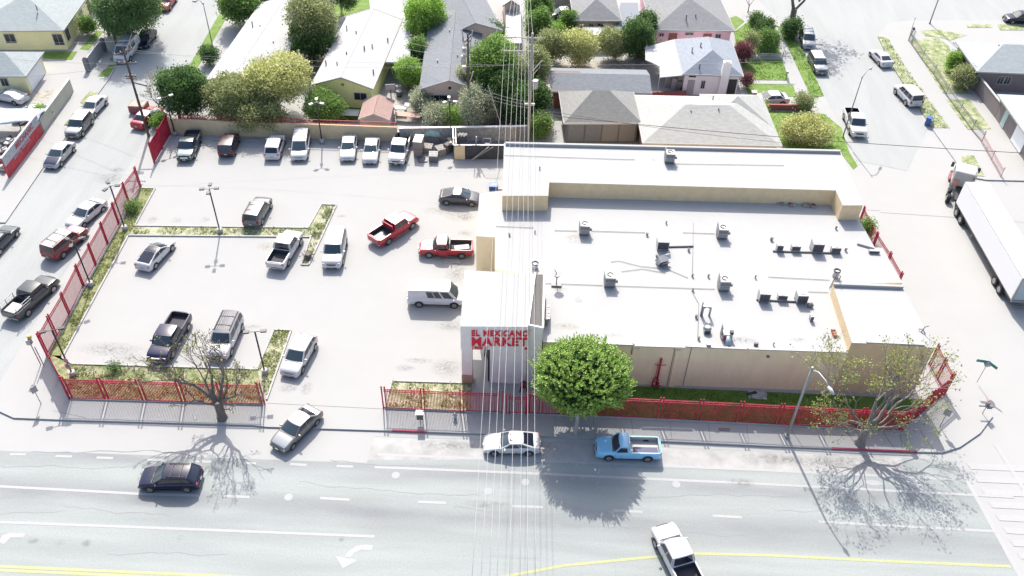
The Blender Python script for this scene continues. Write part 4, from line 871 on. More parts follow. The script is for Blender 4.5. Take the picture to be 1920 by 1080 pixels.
b = P(1347, 171); q = Matrix.Rotation(-h6.rotation_euler.z, 3, 'Z') @ (Vector((P(1347, 168).x, P(1347, 168).y, 0)) - h6.location)
MB().box((q.x, .1, 2.5), (1.0, .7, 5.0)).build('chimney', st_w, h6); MB().box((q.x, .1, 5.02), (.7, .45, .1)).build('flue', m_metal, h6)
wing_roof(h6, [(1237, 145), (1280, 141), (1272, 76), (1262, 74), (1210, 88), (1210, 112), (1222, 117), (1237, 125)], 3.0, sh_white, posts=(0,), name='carport_roof')
MB().box((-1.3, 2.4, .9), (.7, .7, 1.8)).build('store_cupboard', m_wmetal, h6)
h7 = house('long_garage', 'low long garage with grey strip roof, white eave and red brick end', (1034, 172), (1222, 176), (1034, 128), 2.6, .9, m_brick, sh_g2, gable_front=False, fascia=m_trimw)
MB().box((1.8, 1.8, 3.1), (3.9, 3.8, .06), mtx=Matrix.Rotation(R(14), 3, 'X')).build('pink_roof_bay', sh_pnk, h7)
h8 = house('garage_house', 'shingled house with dark shuttered front directly behind the market', (1057, 231), (1204, 231), (1057, 172), 3.0, 2.3, st_sh, shingle('weathered_grey_shingles', (.27, .27, .255), .16), 'hip', wins=[('f', .14, 1.5, 1.9, 2.4, 'shutter', m_gm), ('f', .38, 1.5, 1.9, 2.4, 'shutter', m_gm), ('f', .62, 1.5, 1.9, 2.4, 'shutter', mat('tan_shutter', (.22, .20, .18), .8)), ('f', .86, 1.5, 1.9, 2.4, 'shutter', mat('tan_shutter', (.22, .20, .18), .8))], fascia=m_trimw)
h9 = house('shingled_house', 'wide pale shingled house behind the right end of the market', (1205, 268), (1466, 274), (1207, 178), 3.0, 2.0, mat('brown_brick', (.35, .2, .17), .9, .1, 5), sh_w, 'hip', wins=[('f', .35, 1.7, .9, .6), ('f', .55, 1.7, .9, .6)], fascia=m_trimw)
h9b = house('shingled_house_wing', 'right rear wing of the pale shingled house reaching the lawn', (1330, 236), (1448, 238), (1318, 176), 3.1, 1.9, mat('brown_brick', (.35, .2, .17)), sh_w, 'hip')
h10 = house('yellow_cottage', 'pale yellow house with grey hipped roof at the upper left', (-70, 58), (119, 57), (-10, -46), 3.0, 2.2, st_y2, sh_pg, 'hip', wins=[('f', .93, 1.5, 1.2, 1.5), ('r', .07, 1.6, 1.1, 1.4), ('r', .42, 1.5, 1.3, 1.3), ('r', .62, 1.2, 1.1, 2.0, 'door', mat('dark_door', (.06, .04, .035), .6)), ('f', .42, 1.7, 1.3, 1.2)], fascia=m_trimw)
h11 = house('yellow_garage', 'small yellow garage with pale hipped roof and wide white side door', (-60, 143), (48, 143), (-20, 97), 2.7, 1.6, st_y2, sh_pg, 'hip', wins=[('r', .5, 1.25, 4.6, 2.3, 'garage_door', mat('white_door_paint', (.8, .8, .82), .6)), ('f', .57, 1.7, .8, 1.0)], cat='garage', fascia=m_trimw)
h12 = house('brown_house', 'brown grey house with pale turquoise roof at the upper right', (1832, 134), (2060, 144), (1786, 78), 3.0, 2.0, st_br, sh_t, 'hip', wins=[('l', .25, 1.6, 1.2, 1.3), ('l', .6, 1.6, 1.2, 1.3), ('f', .22, 1.7, .7, 1.0), ('f', .28, 1.7, .7, 1.0)], fascia=m_trimw)
h13 = house('brown_garage', 'brown garage with turquoise side doors below the turquoise roofed house', (1950, 290), (2150, 300), (1862, 176), 2.8, 1.5, st_br, sh_t, 'hip', wins=[('l', .78, 1.2, 1.0, 2.2, 'door', mat('turquoise_door', (.40, .50, .50), .6)), ('l', .42, 1.25, 3.0, 2.3, 'garage_door', mat('white_door_paint', (.8, .8, .82), .6))], cat='garage', fascia=m_trimw)
h14 = house('garden_shed', 'small shed with brown pink roof against the tan boundary wall', (672, 224), (731, 226), (682, 188), 1.9, .8, mat('shed_panel', (.34, .33, .34), .8), sh_brn, oh=.15, cat='shed', fascia=m_trimw)
wall('side_wall', 'brown grey yard wall joining the turquoise roofed house and garage', (1826, 168), (1866, 220), 2.0, .2, st_br, m_trimw)
# far roofs at the upper left corner and behind
house('corner_house', 'white roofed building cropped by the upper left corner', (-40, 22), (18, 20), (0, -20), 3, 1, st_g, sh_white)
house('far_house', 'far house with white roof cut off by the top edge left of the cables', (942, 12), (975, 12), (948, -30), 3, .9, st_pb, sh_white)
wall('long_white_wall', 'long white covered strip between the trees and the cables', (962, 108), (962, 22), 2.2, 2.2, m_trimw)
wall('garden_wall', 'pale wall between the black car and the tan house at the top', (1000, 14), (1078, 14), 2.2, .2, mat('pale_board_fence', (.45, .41, .34), .9, .1, 4))
wall('brick_wall', 'low red brick garden wall between carport and shingled house', (1214, 184), (1285, 182), .9, .25, m_brick, None)
wall('brick_planter_wall', 'red brick wall with pillars in front of the covered white car', (1410, 205), (1520, 207), .8, .3, m_brick, None)
b = P(1409, 196); t = thing('brick_pillar', 'tall red brick gate pillar with white cap by the covered car', 'pillar', b); MB().box((0, 0, .9), (.6, .6, 1.8)).build('pillar', m_brick, t); MB().box((0, 0, 1.85), (.7, .7, .12)).build('cap', m_trimw, t)
fence('picket_fence', 'white picket fence on the upper right lawn', [[(1420, 112), (1466, 112)]], 1.0, .16, m_=m_trimw, pairs=False)
fence('wire_fence', 'dark wire fence round the yard of the turquoise roofed house', [[(1710, 52), (1703, 76), (1728, 112), (1750, 140), (1773, 178), (1798, 212), (1822, 245), (1840, 266)]], 1.3, .25, m_=m_gm, pairs=False, postw=.06, pick=.02)
fence('wire_fence', 'reddish wire fence along the driveway at the right edge', [[(1840, 268), (1858, 300), (1876, 332)]], 1.1, .25, m_=mat('faded_red_wire', (.42, .24, .22), .7), pairs=False, postw=.06, pick=.02)
fence('wood_fence', 'dark wooden yard fence behind the skips and the pole', [[(955, 262), (986, 266)]], 2.0, .12, m_=mat('grey_wood', (.3, .28, .25), .9), pairs=False)
# roof vents on the houses
def rvent(parent, x, y, z, k):
    q = Matrix.Rotation(-parent.rotation_euler.z, 3, 'Z') @ (P(x, y, z) - parent.location)
    MB().cyl((q.x, q.y, z - .5), .09, .9, 8).build('vent_pipe', m_gm if k else m_wmetal, parent)
for (pr_, pts) in ((h1, ((458, 110, 3.9), (473, 45, 4.0), (488, 52, 3.8), (513, 82, 3.6))), (h2, ((650, 52, 3.8), (650, 102, 4.1), (683, 91, 4.2), (698, 87, 3.9), (727, 76, 3.4), (611, 118, 3.6), (632, 120, 4.0), (668, 63, 4.1), (700, 135, 3.5))), (h3, ((843, 60, 4.1), (858, 108, 4.0), (885, 100, 3.7), (820, 117, 3.7), (868, 72, 4.2))), (h5, ((1302, 14, 4.0), (1287, 32, 4.0), (1304, 31, 3.8), (1316, 30, 3.6))), (h6, ((1298, 93, 4.3), (1312, 124, 3.9), (1314, 85, 4.7))), (h9, ((1337, 184, 4.0), (1295, 212, 4.4), (1347, 208, 4.6), (1336, 206, 4.3))), (h10, ((68, 13, 4.8),)), (h12, ((1871, 88, 4.5), (1905, 95, 4.2)))):
    for i, q in enumerate(pts): rvent(pr_, *q, i % 3)

# ================================================================= VEHICLES
PAINT = {}
def paint(name, col, rough=.32, metal=.0, coat=.5):
    return mat('paint_' + name, col, rough, 0, metal=metal, coat=coat, spec=.5)
K = dict(  # length, width, height, belt heights etc.
 sedan=dict(L=4.75, W=1.83, H=1.45, zt=[(0,.72),(.02,.92),(.06,1.0),(.2,1.03),(.45,.98),(.70,.97),(.84,.88),(.95,.76),(.985,.66),(1,.5)], cb=(.13,.715), cr=(.28,.53), r=.33, wb=(.195,.81), sidew=[(.06,.47),(.51,.93)]),
 coupe=dict(L=4.45, W=1.83, H=1.35, zt=[(0,.7),(.02,.9),(.06,.98),(.2,1.0),(.45,.95),(.70,.93),(.84,.85),(.95,.72),(.985,.62),(1,.5)], cb=(.10,.70), cr=(.33,.53), r=.34, wb=(.2,.81), sidew=[(.1,.38),(.42,.93)]),
 liftback=dict(L=4.7, W=1.85, H=1.44, zt=[(0,.72),(.02,.95),(.05,1.02),(.2,1.03),(.45,.97),(.70,.95),(.84,.86),(.95,.74),(.985,.62),(1,.5)], cb=(.05,.76), cr=(.36,.52), r=.35, wb=(.19,.81), sidew=[(.08,.5),(.53,.93)]),
 suv=dict(L=4.7, W=1.9, H=1.70, zt=[(0,.75),(.012,.98),(.04,1.05),(.45,1.06),(.70,1.07),(.84,1.02),(.94,.92),(.98,.78),(1,.55)], cb=(.012,.73), cr=(.075,.56), r=.37, wb=(.19,.80), sidew=[(.03,.27),(.3,.6),(.63,.94)]),
 crossover=dict(L=4.65, W=1.88, H=1.60, zt=[(0,.75),(.012,.98),(.05,1.06),(.45,1.03),(.70,1.0),(.84,.95),(.94,.86),(.98,.74),(1,.55)], cb=(.02,.735), cr=(.15,.54), r=.37, wb=(.19,.80), sidew=[(.04,.25),(.28,.6),(.63,.94)]),
 bigsuv=dict(L=5.1, W=2.02, H=1.9, zt=[(0,.8),(.012,1.05),(.04,1.12),(.45,1.14),(.72,1.16),(.86,1.13),(.95,1.04),(.985,.85),(1,.6)], cb=(.012,.745), cr=(.05,.60), r=.40, wb=(.19,.80), sidew=[(.03,.30),(.33,.62),(.65,.95)]),
 minivan=dict(L=5.0, W=1.95, H=1.75, zt=[(0,.75),(.012,1.0),(.04,1.05),(.45,1.05),(.78,1.03),(.9,.93),(.97,.78),(1,.55)], cb=(.012,.83), cr=(.06,.60), r=.34, wb=(.19,.82), sidew=[(.03,.28),(.31,.6),(.63,.94)]),
 van=dict(L=5.6, W=2.02, H=2.08, zt=[(0,.8),(.01,1.1),(.04,1.15),(.45,1.15),(.80,1.13),(.93,1.02),(.98,.85),(1,.6)], cb=(.01,.85), cr=(.03,.71), r=.38, wb=(.2,.80), sidew=[(.42,.56),(.58,.72),(.76,.95)]),
 crew=dict(L=5.8, W=2.02, H=1.9, zt=[(0,.95),(.01,1.18),(.36,1.18),(.40,1.16),(.72,1.16),(.86,1.13),(.95,1.05),(.985,.85),(1,.6)], cb=(.38,.745), cr=(.42,.655), r=.41, wb=(.2,.80), sidew=[(.05,.46),(.50,.93)], bed=(.02,.365)),
 excab=dict(L=5.5, W=1.92, H=1.78, zt=[(0,.9),(.01,1.1),(.40,1.1),(.44,1.08),(.72,1.08),(.86,1.03),(.95,.95),(.985,.8),(1,.55)], cb=(.43,.74), cr=(.48,.645), r=.38, wb=(.2,.80), sidew=[(.06,.34),(.4,.93)], bed=(.02,.415)),
 single=dict(L=5.2, W=1.88, H=1.72, zt=[(0,.9),(.01,1.08),(.44,1.08),(.48,1.06),(.71,1.06),(.86,1.01),(.95,.94),(.985,.8),(1,.55)], cb=(.485,.725), cr=(.52,.635), r=.37, wb=(.2,.80), sidew=[(.15,.92)], bed=(.02,.47)),
)
def interp(tab, t):
    for (a, va), (b, vb) in zip(tab, tab[1:]):
        if a <= t <= b: return va + (vb - va) * (t - a) / (b - a)
    return tab[-1][1]
def car(kind, front, rear, body, label, cat='car', name='parked_car', z=0.0, roof=None, hood=None, glass=None, rack=False, plate='both', grp=None, bed_mat=None, opts=(), length=None, windscreen=None, pitch=0):
    k = K[kind]; L, W_, H_ = k['L'], k['W'], k['H']
    a, b = P(*front, z + .7), P(*rear, z + .7); d = (a - b); d.z = 0; c = (a + b) / 2
    if length: L = length
    rz = math.atan2(d.y, d.x)
    t = thing(name, label, cat, (c.x, c.y, z), rz, grp)
    zb = .27 if kind not in ('crew', 'excab', 'bigsuv', 'van') else .36
    hw = W_ / 2; bed = k.get('bed')
    def X(s_): return (s_ - .5) * L
    def zt(s_): return interp(k['zt'], s_)
    def wf(s_):
        e = 1
        if s_ < .05: e = 1 - .10 * (1 - s_ / .05) ** 2
        if s_ > .86: e = 1 - .13 * ((s_ - .86) / .14) ** 2.2
        return hw * e
    def ring(s_, inbed):
        w_, z1 = wf(s_), zt(s_); m_ = zb + (z1 - zb)
        if inbed: pts = [(0, zb), (.86, zb), (.96, zb + .08), (1, zb + .45 * (z1 - zb)), (.99, zb + .8 * (z1 - zb)), (.975, z1 - .02), (.95, z1), (.86, z1), (.85, zb + .32), (0, zb + .32)]
        else: pts = [(0, zb), (.86, zb), (.96, zb + .08), (1, zb + .42 * (z1 - zb)), (.99, zb + .75 * (z1 - zb)), (.955, z1 - .05), (.91, z1 - .012), (.84, z1), (.5, z1 + .018), (0, z1 + .028)]
        half = [Vector((X(s_), y * w_, zz)) for y, zz in pts]
        return half[::-1] + [Vector((p.x, -p.y, p.z)) for p in half[1:-1]]
    st_ = [0, .01, .03, .06, .1, .15, .2, .27, .34, .4, .46, .52, .58, .64, .7, .74, .78, .82, .86, .9, .93, .955, .975, .99, 1]
    if bed:
        st_ = [0, .01, bed[0] - .0005] + [bed[0], .1, .2, .3] + ([.36] if bed[1] > .365 else []) + [bed[1]] + [bed[1] + .001, .44 if bed[1] < .43 else bed[1] + .01, .52, .58, .64, .7, .74, .78, .82, .86, .9, .93, .955, .975, .99, 1]
        st_ = sorted(set(st_))
    mb = MB(); rows = [ring(s_, bool(bed and bed[0] <= s_ <= bed[1])) for s_ in st_]
    V = mb.grid(rows, close=True)
    for row in (V[0], V[-1]):
        try: mb.bm.faces.new(row)
        except ValueError: pass
    bodyo = mb.build('body', body, t, smooth=38)
    if hood:
        mh = MB(); hr = []
        for s_ in (.735, .78, .82, .86, .9, .94, .965):
            w_ = wf(s_) * .80; hr.append([Vector((X(s_), y * w_, zt(s_) + (.03 if abs(y) < .9 else .014) + .006)) for y in (-1, -.6, 0, .6, 1)])
        mh.grid(hr); mh.build('bonnet', hood, t)
    # cabin
    xb0, xb1, xr0, xr1 = X(k['cb'][0]), X(k['cb'][1]), X(k['cr'][0]), X(k['cr'][1])
    wb_, wr_ = hw * .93, hw * (.74 if kind in ('sedan', 'coupe', 'liftback') else .80); zr_ = H_ - .05
    def zbelt(x): return zt(x / L + .5) - .03
    def cab(face, s_, v, off=0.0):
        if face == 'F': p0, p1, q0, q1 = (xb1, -wb_), (xb1, wb_), (xr1, -wr_), (xr1, wr_)
        elif face == 'B': p0, p1, q0, q1 = (xb0, wb_), (xb0, -wb_), (xr0, wr_), (xr0, -wr_)
        elif face == 'L': p0, p1, q0, q1 = (xb0, wb_), (xb1, wb_), (xr0, wr_), (xr1, wr_)
        else: p0, p1, q0, q1 = (xb1, -wb_), (xb0, -wb_), (xr1, -wr_), (xr0, -wr_)
        bx_, by_ = p0[0] + (p1[0] - p0[0]) * s_, p0[1] + (p1[1] - p0[1]) * s_
        tx_, ty_ = q0[0] + (q1[0] - q0[0]) * s_, q0[1] + (q1[1] - q0[1]) * s_
        x, y = bx_ + (tx_ - bx_) * v, by_ + (ty_ - by_) * v; z0_ = zbelt(bx_); zz = z0_ + (zr_ - z0_) * v
        bul = 1 - (2 * s_ - 1) ** 2
        if face == 'F': x += .10 * bul + off * .7; zz += .05 * v * bul + off * .7
        elif face == 'B': x -= .05 * bul + off * .8; zz += .04 * v * bul + off * .5
        else:
            sg = 1 if face == 'L' else -1; y += sg * (.035 * math.sin(math.pi * v) + off); zz += off * .3
        return Vector((x, y, zz))
    n_ = 8; mb = MB()
    for fc in 'FBLR': mb.grid([[cab(fc, i / n_, j / 5) for i in range(n_ + 1)] for j in range(6)])
    rowsr = []
    for i in range(n_ + 1):
        x_f = i / n_; row = []
        for j in range(7):
            s_ = j / 6; f = cab('L', x_f, 1); 
            fb, ff = cab('B', 1 - s_ if False else 1 - s_, 1), cab('F', s_, 1)
            y = -wr_ + 2 * wr_ * s_; x = fb.x + (ff.x - fb.x) * x_f; zc = (fb.z + (ff.z - fb.z) * x_f) + .045 * (1 - (2 * x_f - 1) ** 2) * (.4 + .6 * (1 - (2 * s_ - 1) ** 2))
            row.append(Vector((x, y, zc)))
        rowsr.append(row)
    mb.build('cabin', body, t, smooth=40, weld=True)
    mr = MB(); mr.grid(rowsr); mr.build('roof_panel', roof or body, t)
    gl = glass or m_glass
    def pane(name, fc, s0, s1, v0, v1, m_):
        g_ = MB(); g_.grid([[cab(fc, s0 + (s1 - s0) * i / 5, v0 + (v1 - v0) * j / 4, .014) for i in range(6)] for j in range(5)]); return g_.build(name, m_, t)
    pane('windscreen', 'F', .05, .95, .08, .93, windscreen or m_glassT)
    pane('rear_window', 'B', .09, .91, .16 if kind in ('suv', 'bigsuv', 'van', 'minivan', 'crossover') else .1, .88, gl)
    for s0, s1 in k['sidew']:
        pane('side_window', 'L', s0, s1, .14, .86, gl); pane('side_window', 'R', 1 - s1, 1 - s0, .14, .86, gl)
    # wheels
    r = k['r']
    for s_ in k['wb']:
        for sg in (-1, 1):
            mw_ = MB(); x = X(s_); mw_.tube([(x, sg * (hw - .24), r), (x, sg * (hw - .22), r), (x, sg * (hw + .0), r), (x, sg * (hw + .025), r)], [r * .92, r, r, r * .9], 20); wo = mw_.build('wheel', m_tire, t, smooth=40)
            mq = MB().cyl((x, sg * (hw + .012) , r), r * .62, sg * .022, 16, axis='Y'); mq.build('rim', m_rim, wo)
            mh = MB()
            for q in range(5): a_ = q * 2 * math.pi / 5; mh.box((x + math.cos(a_) * r * .33, sg * (hw + .036), r + math.sin(a_) * r * .33), (r * .1, .008, r * .1))
            mh.build('hub_holes', m_black, wo)
            ma = MB(); kk = 14; R2 = r + .085; R1 = r * .6
            ma.grid([[Vector((x + math.cos(math.pi * i / kk) * RR, sg * (hw + .006), r + math.sin(math.pi * i / kk) * RR * 1.0)) for i in range(kk + 1)] for RR in (R1, R2)], smooth=False); ma.build('wheel_arch', m_black, t)
    # lamps, grille, bumpers, plates, mirrors
    zf = zt(.95); fxx = X(.965); ww = wf(.965)
    for sg in (-1, 1):
        MB().box((fxx, sg * ww * .76, zf - .2), (.22, ww * .36, .16), sg * -.25).build('headlight', m_head, t, bevel=.02)
        MB().box((X(.008), sg * hw * .80, .90 if kind not in ('sedan', 'coupe', 'liftback') else .80), (.08, hw * .24, .30 if bed or 'suv' in kind or 'van' in kind else .15)).build('tail_light', m_tail, t, bevel=.015)
        MB().box((X(k['cb'][1]) - .32, sg * (hw + .11), zbelt(X(k['cb'][1]) - .3) + .08), (.12, .22, .15)).build('mirror', m_black if 'darkmir' in opts else body, t, bevel=.03)
    MB().box((X(.987), 0, zf - .28), (.10, ww * .95, .22)).build('grille', m_chrome if 'chrome' in opts else m_black, t, bevel=.02)
    MB().box((X(.985), 0, zb + .14), (.20, ww * 1.75, .20)).build('front_bumper', m_chrome if 'chromebump' in opts else (m_black if 'darkbump' in opts else body), t, bevel=.05)
    MB().box((X(.99), 0, zb + .06), (.22, ww * 1.1, .10)).build('air_intake', m_black, t, bevel=.02)
    MB().box((X(.004), 0, zb + .16), (.16, hw * 1.72, .2)).build('rear_bumper', m_chrome if bed and 'nochrome' not in opts else body, t, bevel=.04)
    if plate in ('both', 'rear'): MB().box((X(0) - .06 if not bed else X(0) - .085, 0, .62 if not bed else zb + .17), (.03, .32, .16)).build('number_plate', m_plate, t)
    if plate in ('both', 'front'): MB().box((X(1) + .01, 0, zb + .16), (.12, .32, .15)).build('number_plate', m_plate, t)
    # shut lines and trim
    for sg in (-1, 1):
        for s_ in ((k['cb'][0] * .45 + k['cb'][1] * .55), k['cb'][1] - .02):
            MB().box((X(s_), sg * (hw * .992 + .003), zb + .43 * (zt(s_) - zb)), (.014, .02, (zt(s_) - zb) * .62)).build('door_seam', m_black, t)
        MB().box((X(.5), sg * (hw * .97), zb + .05), (L * .42, .05, .07)).build('sill', m_black, t)
    mt_ = MB().box((xb1 + .10, 0, zbelt(xb1) + .045), (.08, wb_ * 1.75, .025)); mt_.build('wiper_cowl', m_black, t)
    if bed:
        x0, x1 = X(bed[0]) + .02, X(bed[1]) - .02; hb = zt(.2); iw = hw * .84; fl = zb + .335
        ml = MB(); ml.box(((x0 + x1)/2, 0, fl), (x1 - x0 - .01, iw * 2 - .02, .02))
        for sg in (-1, 1): ml.box(((x0 + x1)/2, sg * (iw - .012), (fl + hb) / 2 - .01), (x1 - x0 - .02, .02, hb - fl - .04))
        ml.box((x1 - .0, 0, (fl + hb)/2 - .01), (.02, iw * 1.96, hb - fl - .04)); ml.box((x0, 0, (fl + hb)/2 - .01), (.02, iw * 1.96, hb - fl - .04))
        ml.build('bed_liner', bed_mat or m_bedl, t)
        MB().box((X(0) - .03, 0, (hb + zb) / 2 + .12), (.06, hw * 1.5, (hb - zb) * .62)).build('tailgate', body, t, bevel=.015)
    if rack:
        mt_ = MB()
        for sg in (-1, 1): mt_.tube([(xr0 + .1, sg * wr_ * .86, H_ - .02), (xr0 + .2, sg * wr_ * .86, H_ + .05), (xr1 - .3, sg * wr_ * .86, H_ + .05), (xr1 - .2, sg * wr_ * .86, H_ - .02)], .025, 6)
        for q in (.3, .7): mt_.beam((xr0 + (xr1 - xr0) * q, -wr_ * .84, H_ + .05), (xr0 + (xr1 - xr0) * q, wr_ * .84, H_ + .05), .04, .03)
        mt_.build('roof_rack', m_black, t)
    if 'sunroof' in opts: MB().box(((xr0 + xr1)/2 + .2, 0, H_ + .003), (.62, wr_ * 1.15, .02)).build('sunroof', m_glass, t)
    if 'glassroof' in opts:
        g_ = MB(); g_.grid([[Vector((p.x, p.y * .93, p.z + .012)) for p in row] for row in rowsr]); g_.build('glass_roof', m_glass, t)
        pane('rear_glass', 'B', .06, .94, .45, .99, m_glass)
    if 'ribroof' in opts:
        g_ = MB()
        for q in range(-3, 4): g_.box(((xr0 + xr1)/2, q * wr_ * .22, H_ + .01), ((xr1 - xr0) * .82, .05, .03))
        g_.build('roof_rib', m_gm, t)
    t['H'] = H_
    def at(x, y, zz): return Vector((x, y, zz))
    t['L'] = L
    return t, X, hw, H_
p_white = paint('white', (.52, .52, .53)); p_wht2 = paint('pearl', (.56, .565, .60)); p_silver = paint('silver', (.36, .37, .38), .3, .3); p_dks = paint('dark_silver', (.14, .145, .15), .3, .4)
p_black = paint('black', (.008, .010, .036), .2, 0, .15); p_dgrn = paint('dark_green', (.03, .05, .055), .25); p_mar = paint('maroon', (.035, .008, .02), .25); p_red = paint('red', (.42, .012, .03), .3); p_red2 = paint('faded_red', (.36, .02, .03), .4)
p_blue = paint('sky_blue', (.26, .56, .80), .3); p_gold = paint('silver_gold', (.17, .168, .165), .3, .3); p_dblue = paint('blue_black', (.012, .014, .05), .25, 0, .15); p_grey = paint('graphite', (.085, .085, .10), .3, .3); p_dgsv = paint('grey_green', (.045, .055, .058), .3, .2)
GL = 'cars parked along the back wall'; GS = 'cars parked along the left street'; GR = 'cars parked along the right street'; GP = 'vehicles in the open car park'
car('excab', (346, 293), (363, 252), p_dgrn, 'dark green pickup with mirrors out, leftmost along the back wall', 'pickup truck', 'pickup_truck', grp=GL, opts=('chrome',), hood=paint('teal_grey', (.2, .27, .27)), windscreen=m_glassT)
car('suv', (434, 254), (424, 284), p_mar, 'small dark maroon car with its back to us at the back wall', 'car', grp=GL, length=4.3)
car('crossover', (521, 256), (510, 290), p_white, 'white SUV with dark rear window facing the back wall', 'SUV', grp=GL, opts=('sunroof',))
car('minivan', (560, 293), (567, 253), p_white, 'white minivan nosing out beside the lamp post', 'minivan', grp=GL, hood=p_wht2)
car('sedan', (651, 294), (656, 256), p_white, 'white sedan just right of the lamp post at the back wall', grp=GL)
car('sedan', (693, 300), (699, 260), p_white, 'rounded white sedan with arched bonnet beside the pickup with black bed', grp=GL)
car('crew', (743, 301), (756, 257), p_white, 'white pickup with black bed nosing out next to the pallets', 'pickup truck', 'pickup_truck', grp=GL, opts=('darkbump',), bed_mat=m_black)
car('suv', (491, 380), (475, 409), p_dks, 'dark silver SUV reversed onto the middle grass strip', 'SUV', grp=GP, rack=True)
car('liftback', (306, 458), (276, 490), p_white, 'white liftback with black glass roof alone below the strip', grp=GP, opts=('glassroof',))
car('crew', (547, 446), (522, 488), p_white, 'white pickup with its tail towards us at the grass strip', 'pickup truck', 'pickup_truck', grp=GP, length=5.6)
car('bigsuv', (623, 489), (632, 447), p_white, 'white SUV nosing towards us right of the grass strip', 'SUV', grp=GP)
t, X, hw, hh = car('crew', (768, 408), (708, 447), p_red, 'bright red crew cab pickup driving across the car park', 'pickup truck', 'pickup_truck', grp=GP, roof=paint('pale_red', (.50, .33, .30)), hood=paint('pink_red', (.50, .16, .17)))  # roof and bonnet coloured paler than the body
MB().box((X(.36), 0, 1.5), (.12, 1.5, .55), mtx=Matrix.Rotation(R(-12), 3, 'Y')).build('bed_cover', p_red, t, bevel=.03); MB().box((X(.5), -hw - .06, .42), (2.1, .14, .06)).build('running_board', m_chrome, t); MB().box((X(.16), .1, .72), (1.3, 1.0, .03)).build('bed_mat', m_gm, t)
t, X, hw, hh = car('excab', (792, 463), (880, 465), p_red2, 'older faded red pickup with its door ajar beside the market', 'pickup truck', 'pickup_truck', grp=GP, roof=paint('pale_cream', (.48, .43, .38)), hood=paint('pale_cream', (.48, .43, .38)), opts=('chromebump',))  # roof and bonnet coloured pale cream on a red body
MB().box((X(.54), hw + .1, .8), (.95, .06, .7), -.12).build('open_door', p_red2, t, bevel=.02); MB().box((X(.42), 0, 1.5), (.06, 1.5, .7)).build('headache_rack', m_trimw, t); MB().box((X(.2), hw * .3, .85), (1.5, .7, .4), .2).build('bed_load', m_trimw, t)
t, X, hw, hh = car('liftback', (896, 370), (829, 366), p_grey, 'graphite hatchback with roof painted white as sun glare beside the market wall', grp=GP, roof=p_white, length=4.5)  # white roof paints in the glare of the sun
car('van', (872, 556), (768, 553), p_wht2, 'white passenger van beside the sign tower', 'van', 'parked_van', grp=GP, roof=p_white)
car('crew', (298, 666), (337, 600), p_dblue, 'blue black pickup facing the road behind the bare tree', 'pickup truck', 'pickup_truck', grp=GP, opts=('chrome', 'chromebump'))
car('bigsuv', (408, 665), (437, 600), p_white, 'white SUV with dark ribbed roof behind the bare tree', 'SUV', grp=GP, roof=mat('dark_roof_glass', (.07, .07, .09), .55), rack=True, opts=('ribroof', 'darkbump'))
car('crossover', (546, 690), (574, 640), p_white, 'white SUV nosing out beside the driveway', 'SUV', grp=GP, opts=('sunroof',))
ZS = ZR + .0
car('sedan', (532, 824), (579, 778), p_gold, 'silver sedan turning out of the driveway', 'car', 'moving_car', z=ZS + .03, hood=p_silver, roof=p_white, windscreen=m_glassT)
t, X, hw, hh = car('crew', (84, 533), (33, 580), p_dgsv, 'grey green pickup with ladder racks on the left street', 'pickup truck', 'pickup_truck', z=ZS, grp=GS)
mb = MB()
for sg in (-1, 1):
    for s_ in (.03, .17, .33): mb.beam((X(s_), sg * hw * .92, 1.15), (X(s_), sg * hw * .92, 1.75), .05)
    mb.beam((X(.02), sg * hw * .92, 1.75), (X(.36), sg * hw * .92, 1.75), .05).beam((X(.02), sg * hw * .92, 1.45), (X(.36), sg * hw * .92, 1.45), .04)
mb.build('ladder_rack', m_metal, t); MB().box((X(.14), .1, .95), (1.2, 1.2, .35)).build('bed_box', m_metal, t)
t, X, hw, hh = car('bigsuv', (143, 436), (101, 471), paint('deep_red', (.20, .015, .025)), 'red SUV with pale pink roof on the left street', 'SUV', z=ZS, grp=GS, roof=paint('pale_pink', (.48, .38, .37)), hood=paint('pink_red2', (.46, .22, .23)), rack=True, length=4.9)  # roof and bonnet coloured pinker and paler than the sides
car('sedan', (145, 412), (177, 386), p_white, 'white sedan in front of the red SUV on the left street', z=ZS, grp=GS)
car('sedan', (18, 428), (-22, 470), p_dgrn, 'dark green sedan cut off by the left edge', z=ZS, grp=GS)
car('sedan', (96, 305), (125, 272), p_silver, 'silver sedan with dark bonnet at the left kerb', z=ZS, grp=GS, hood=p_dblue)
car('suv', (136, 250), (160, 220), p_dks, 'dark silver hatchback behind the silver sedan at the kerb', z=ZS, grp=GS, roof=p_silver, hood=p_silver, length=4.4)
car('sedan', (162, 212), (186, 186), p_white, 'white sedan first of the row on the left kerb', z=ZS, grp=GS)
t, X, hw, hh = car('van', (224, 113), (252, 77), p_white, 'white work van with roof ladders under the weeping tree', 'van', 'parked_van', z=ZS, grp=GS)
MB().beam((X(.1), .4, 2.2), (X(.7), .4, 2.2), .06).beam((X(.1), .75, 2.2), (X(.7), .75, 2.2), .06).beam((X(.15), -.8, 2.16), (X(.15), .9, 2.16), .05).beam((X(.6), -.8, 2.16), (X(.6), .9, 2.16), .05).build('roof_ladder', m_gm, t)
car('sedan', (264, 84), (282, 58), p_black, 'black car half hidden under the weeping tree', z=ZS, grp=GS)
car('suv', (304, 14), (320, -8), p_red2, 'red car cut off by the top edge on the left street', z=ZS, grp=GS)
car('sedan', (289, 206), (263, 229), p_red2, 'dark red sedan under the leaning pole', z=ZS, grp=GS, roof=p_white, hood=paint('pink_red', (.5, .16, .17)))
car('coupe', (-6, 174), (42, 184), p_white, 'old white coupe in the dirt yard at the left edge', glass=p_silver)
car('sedan', (38, 214), (84, 208), p_white, 'white car half hidden behind the cream yard wall', glass=m_glass)
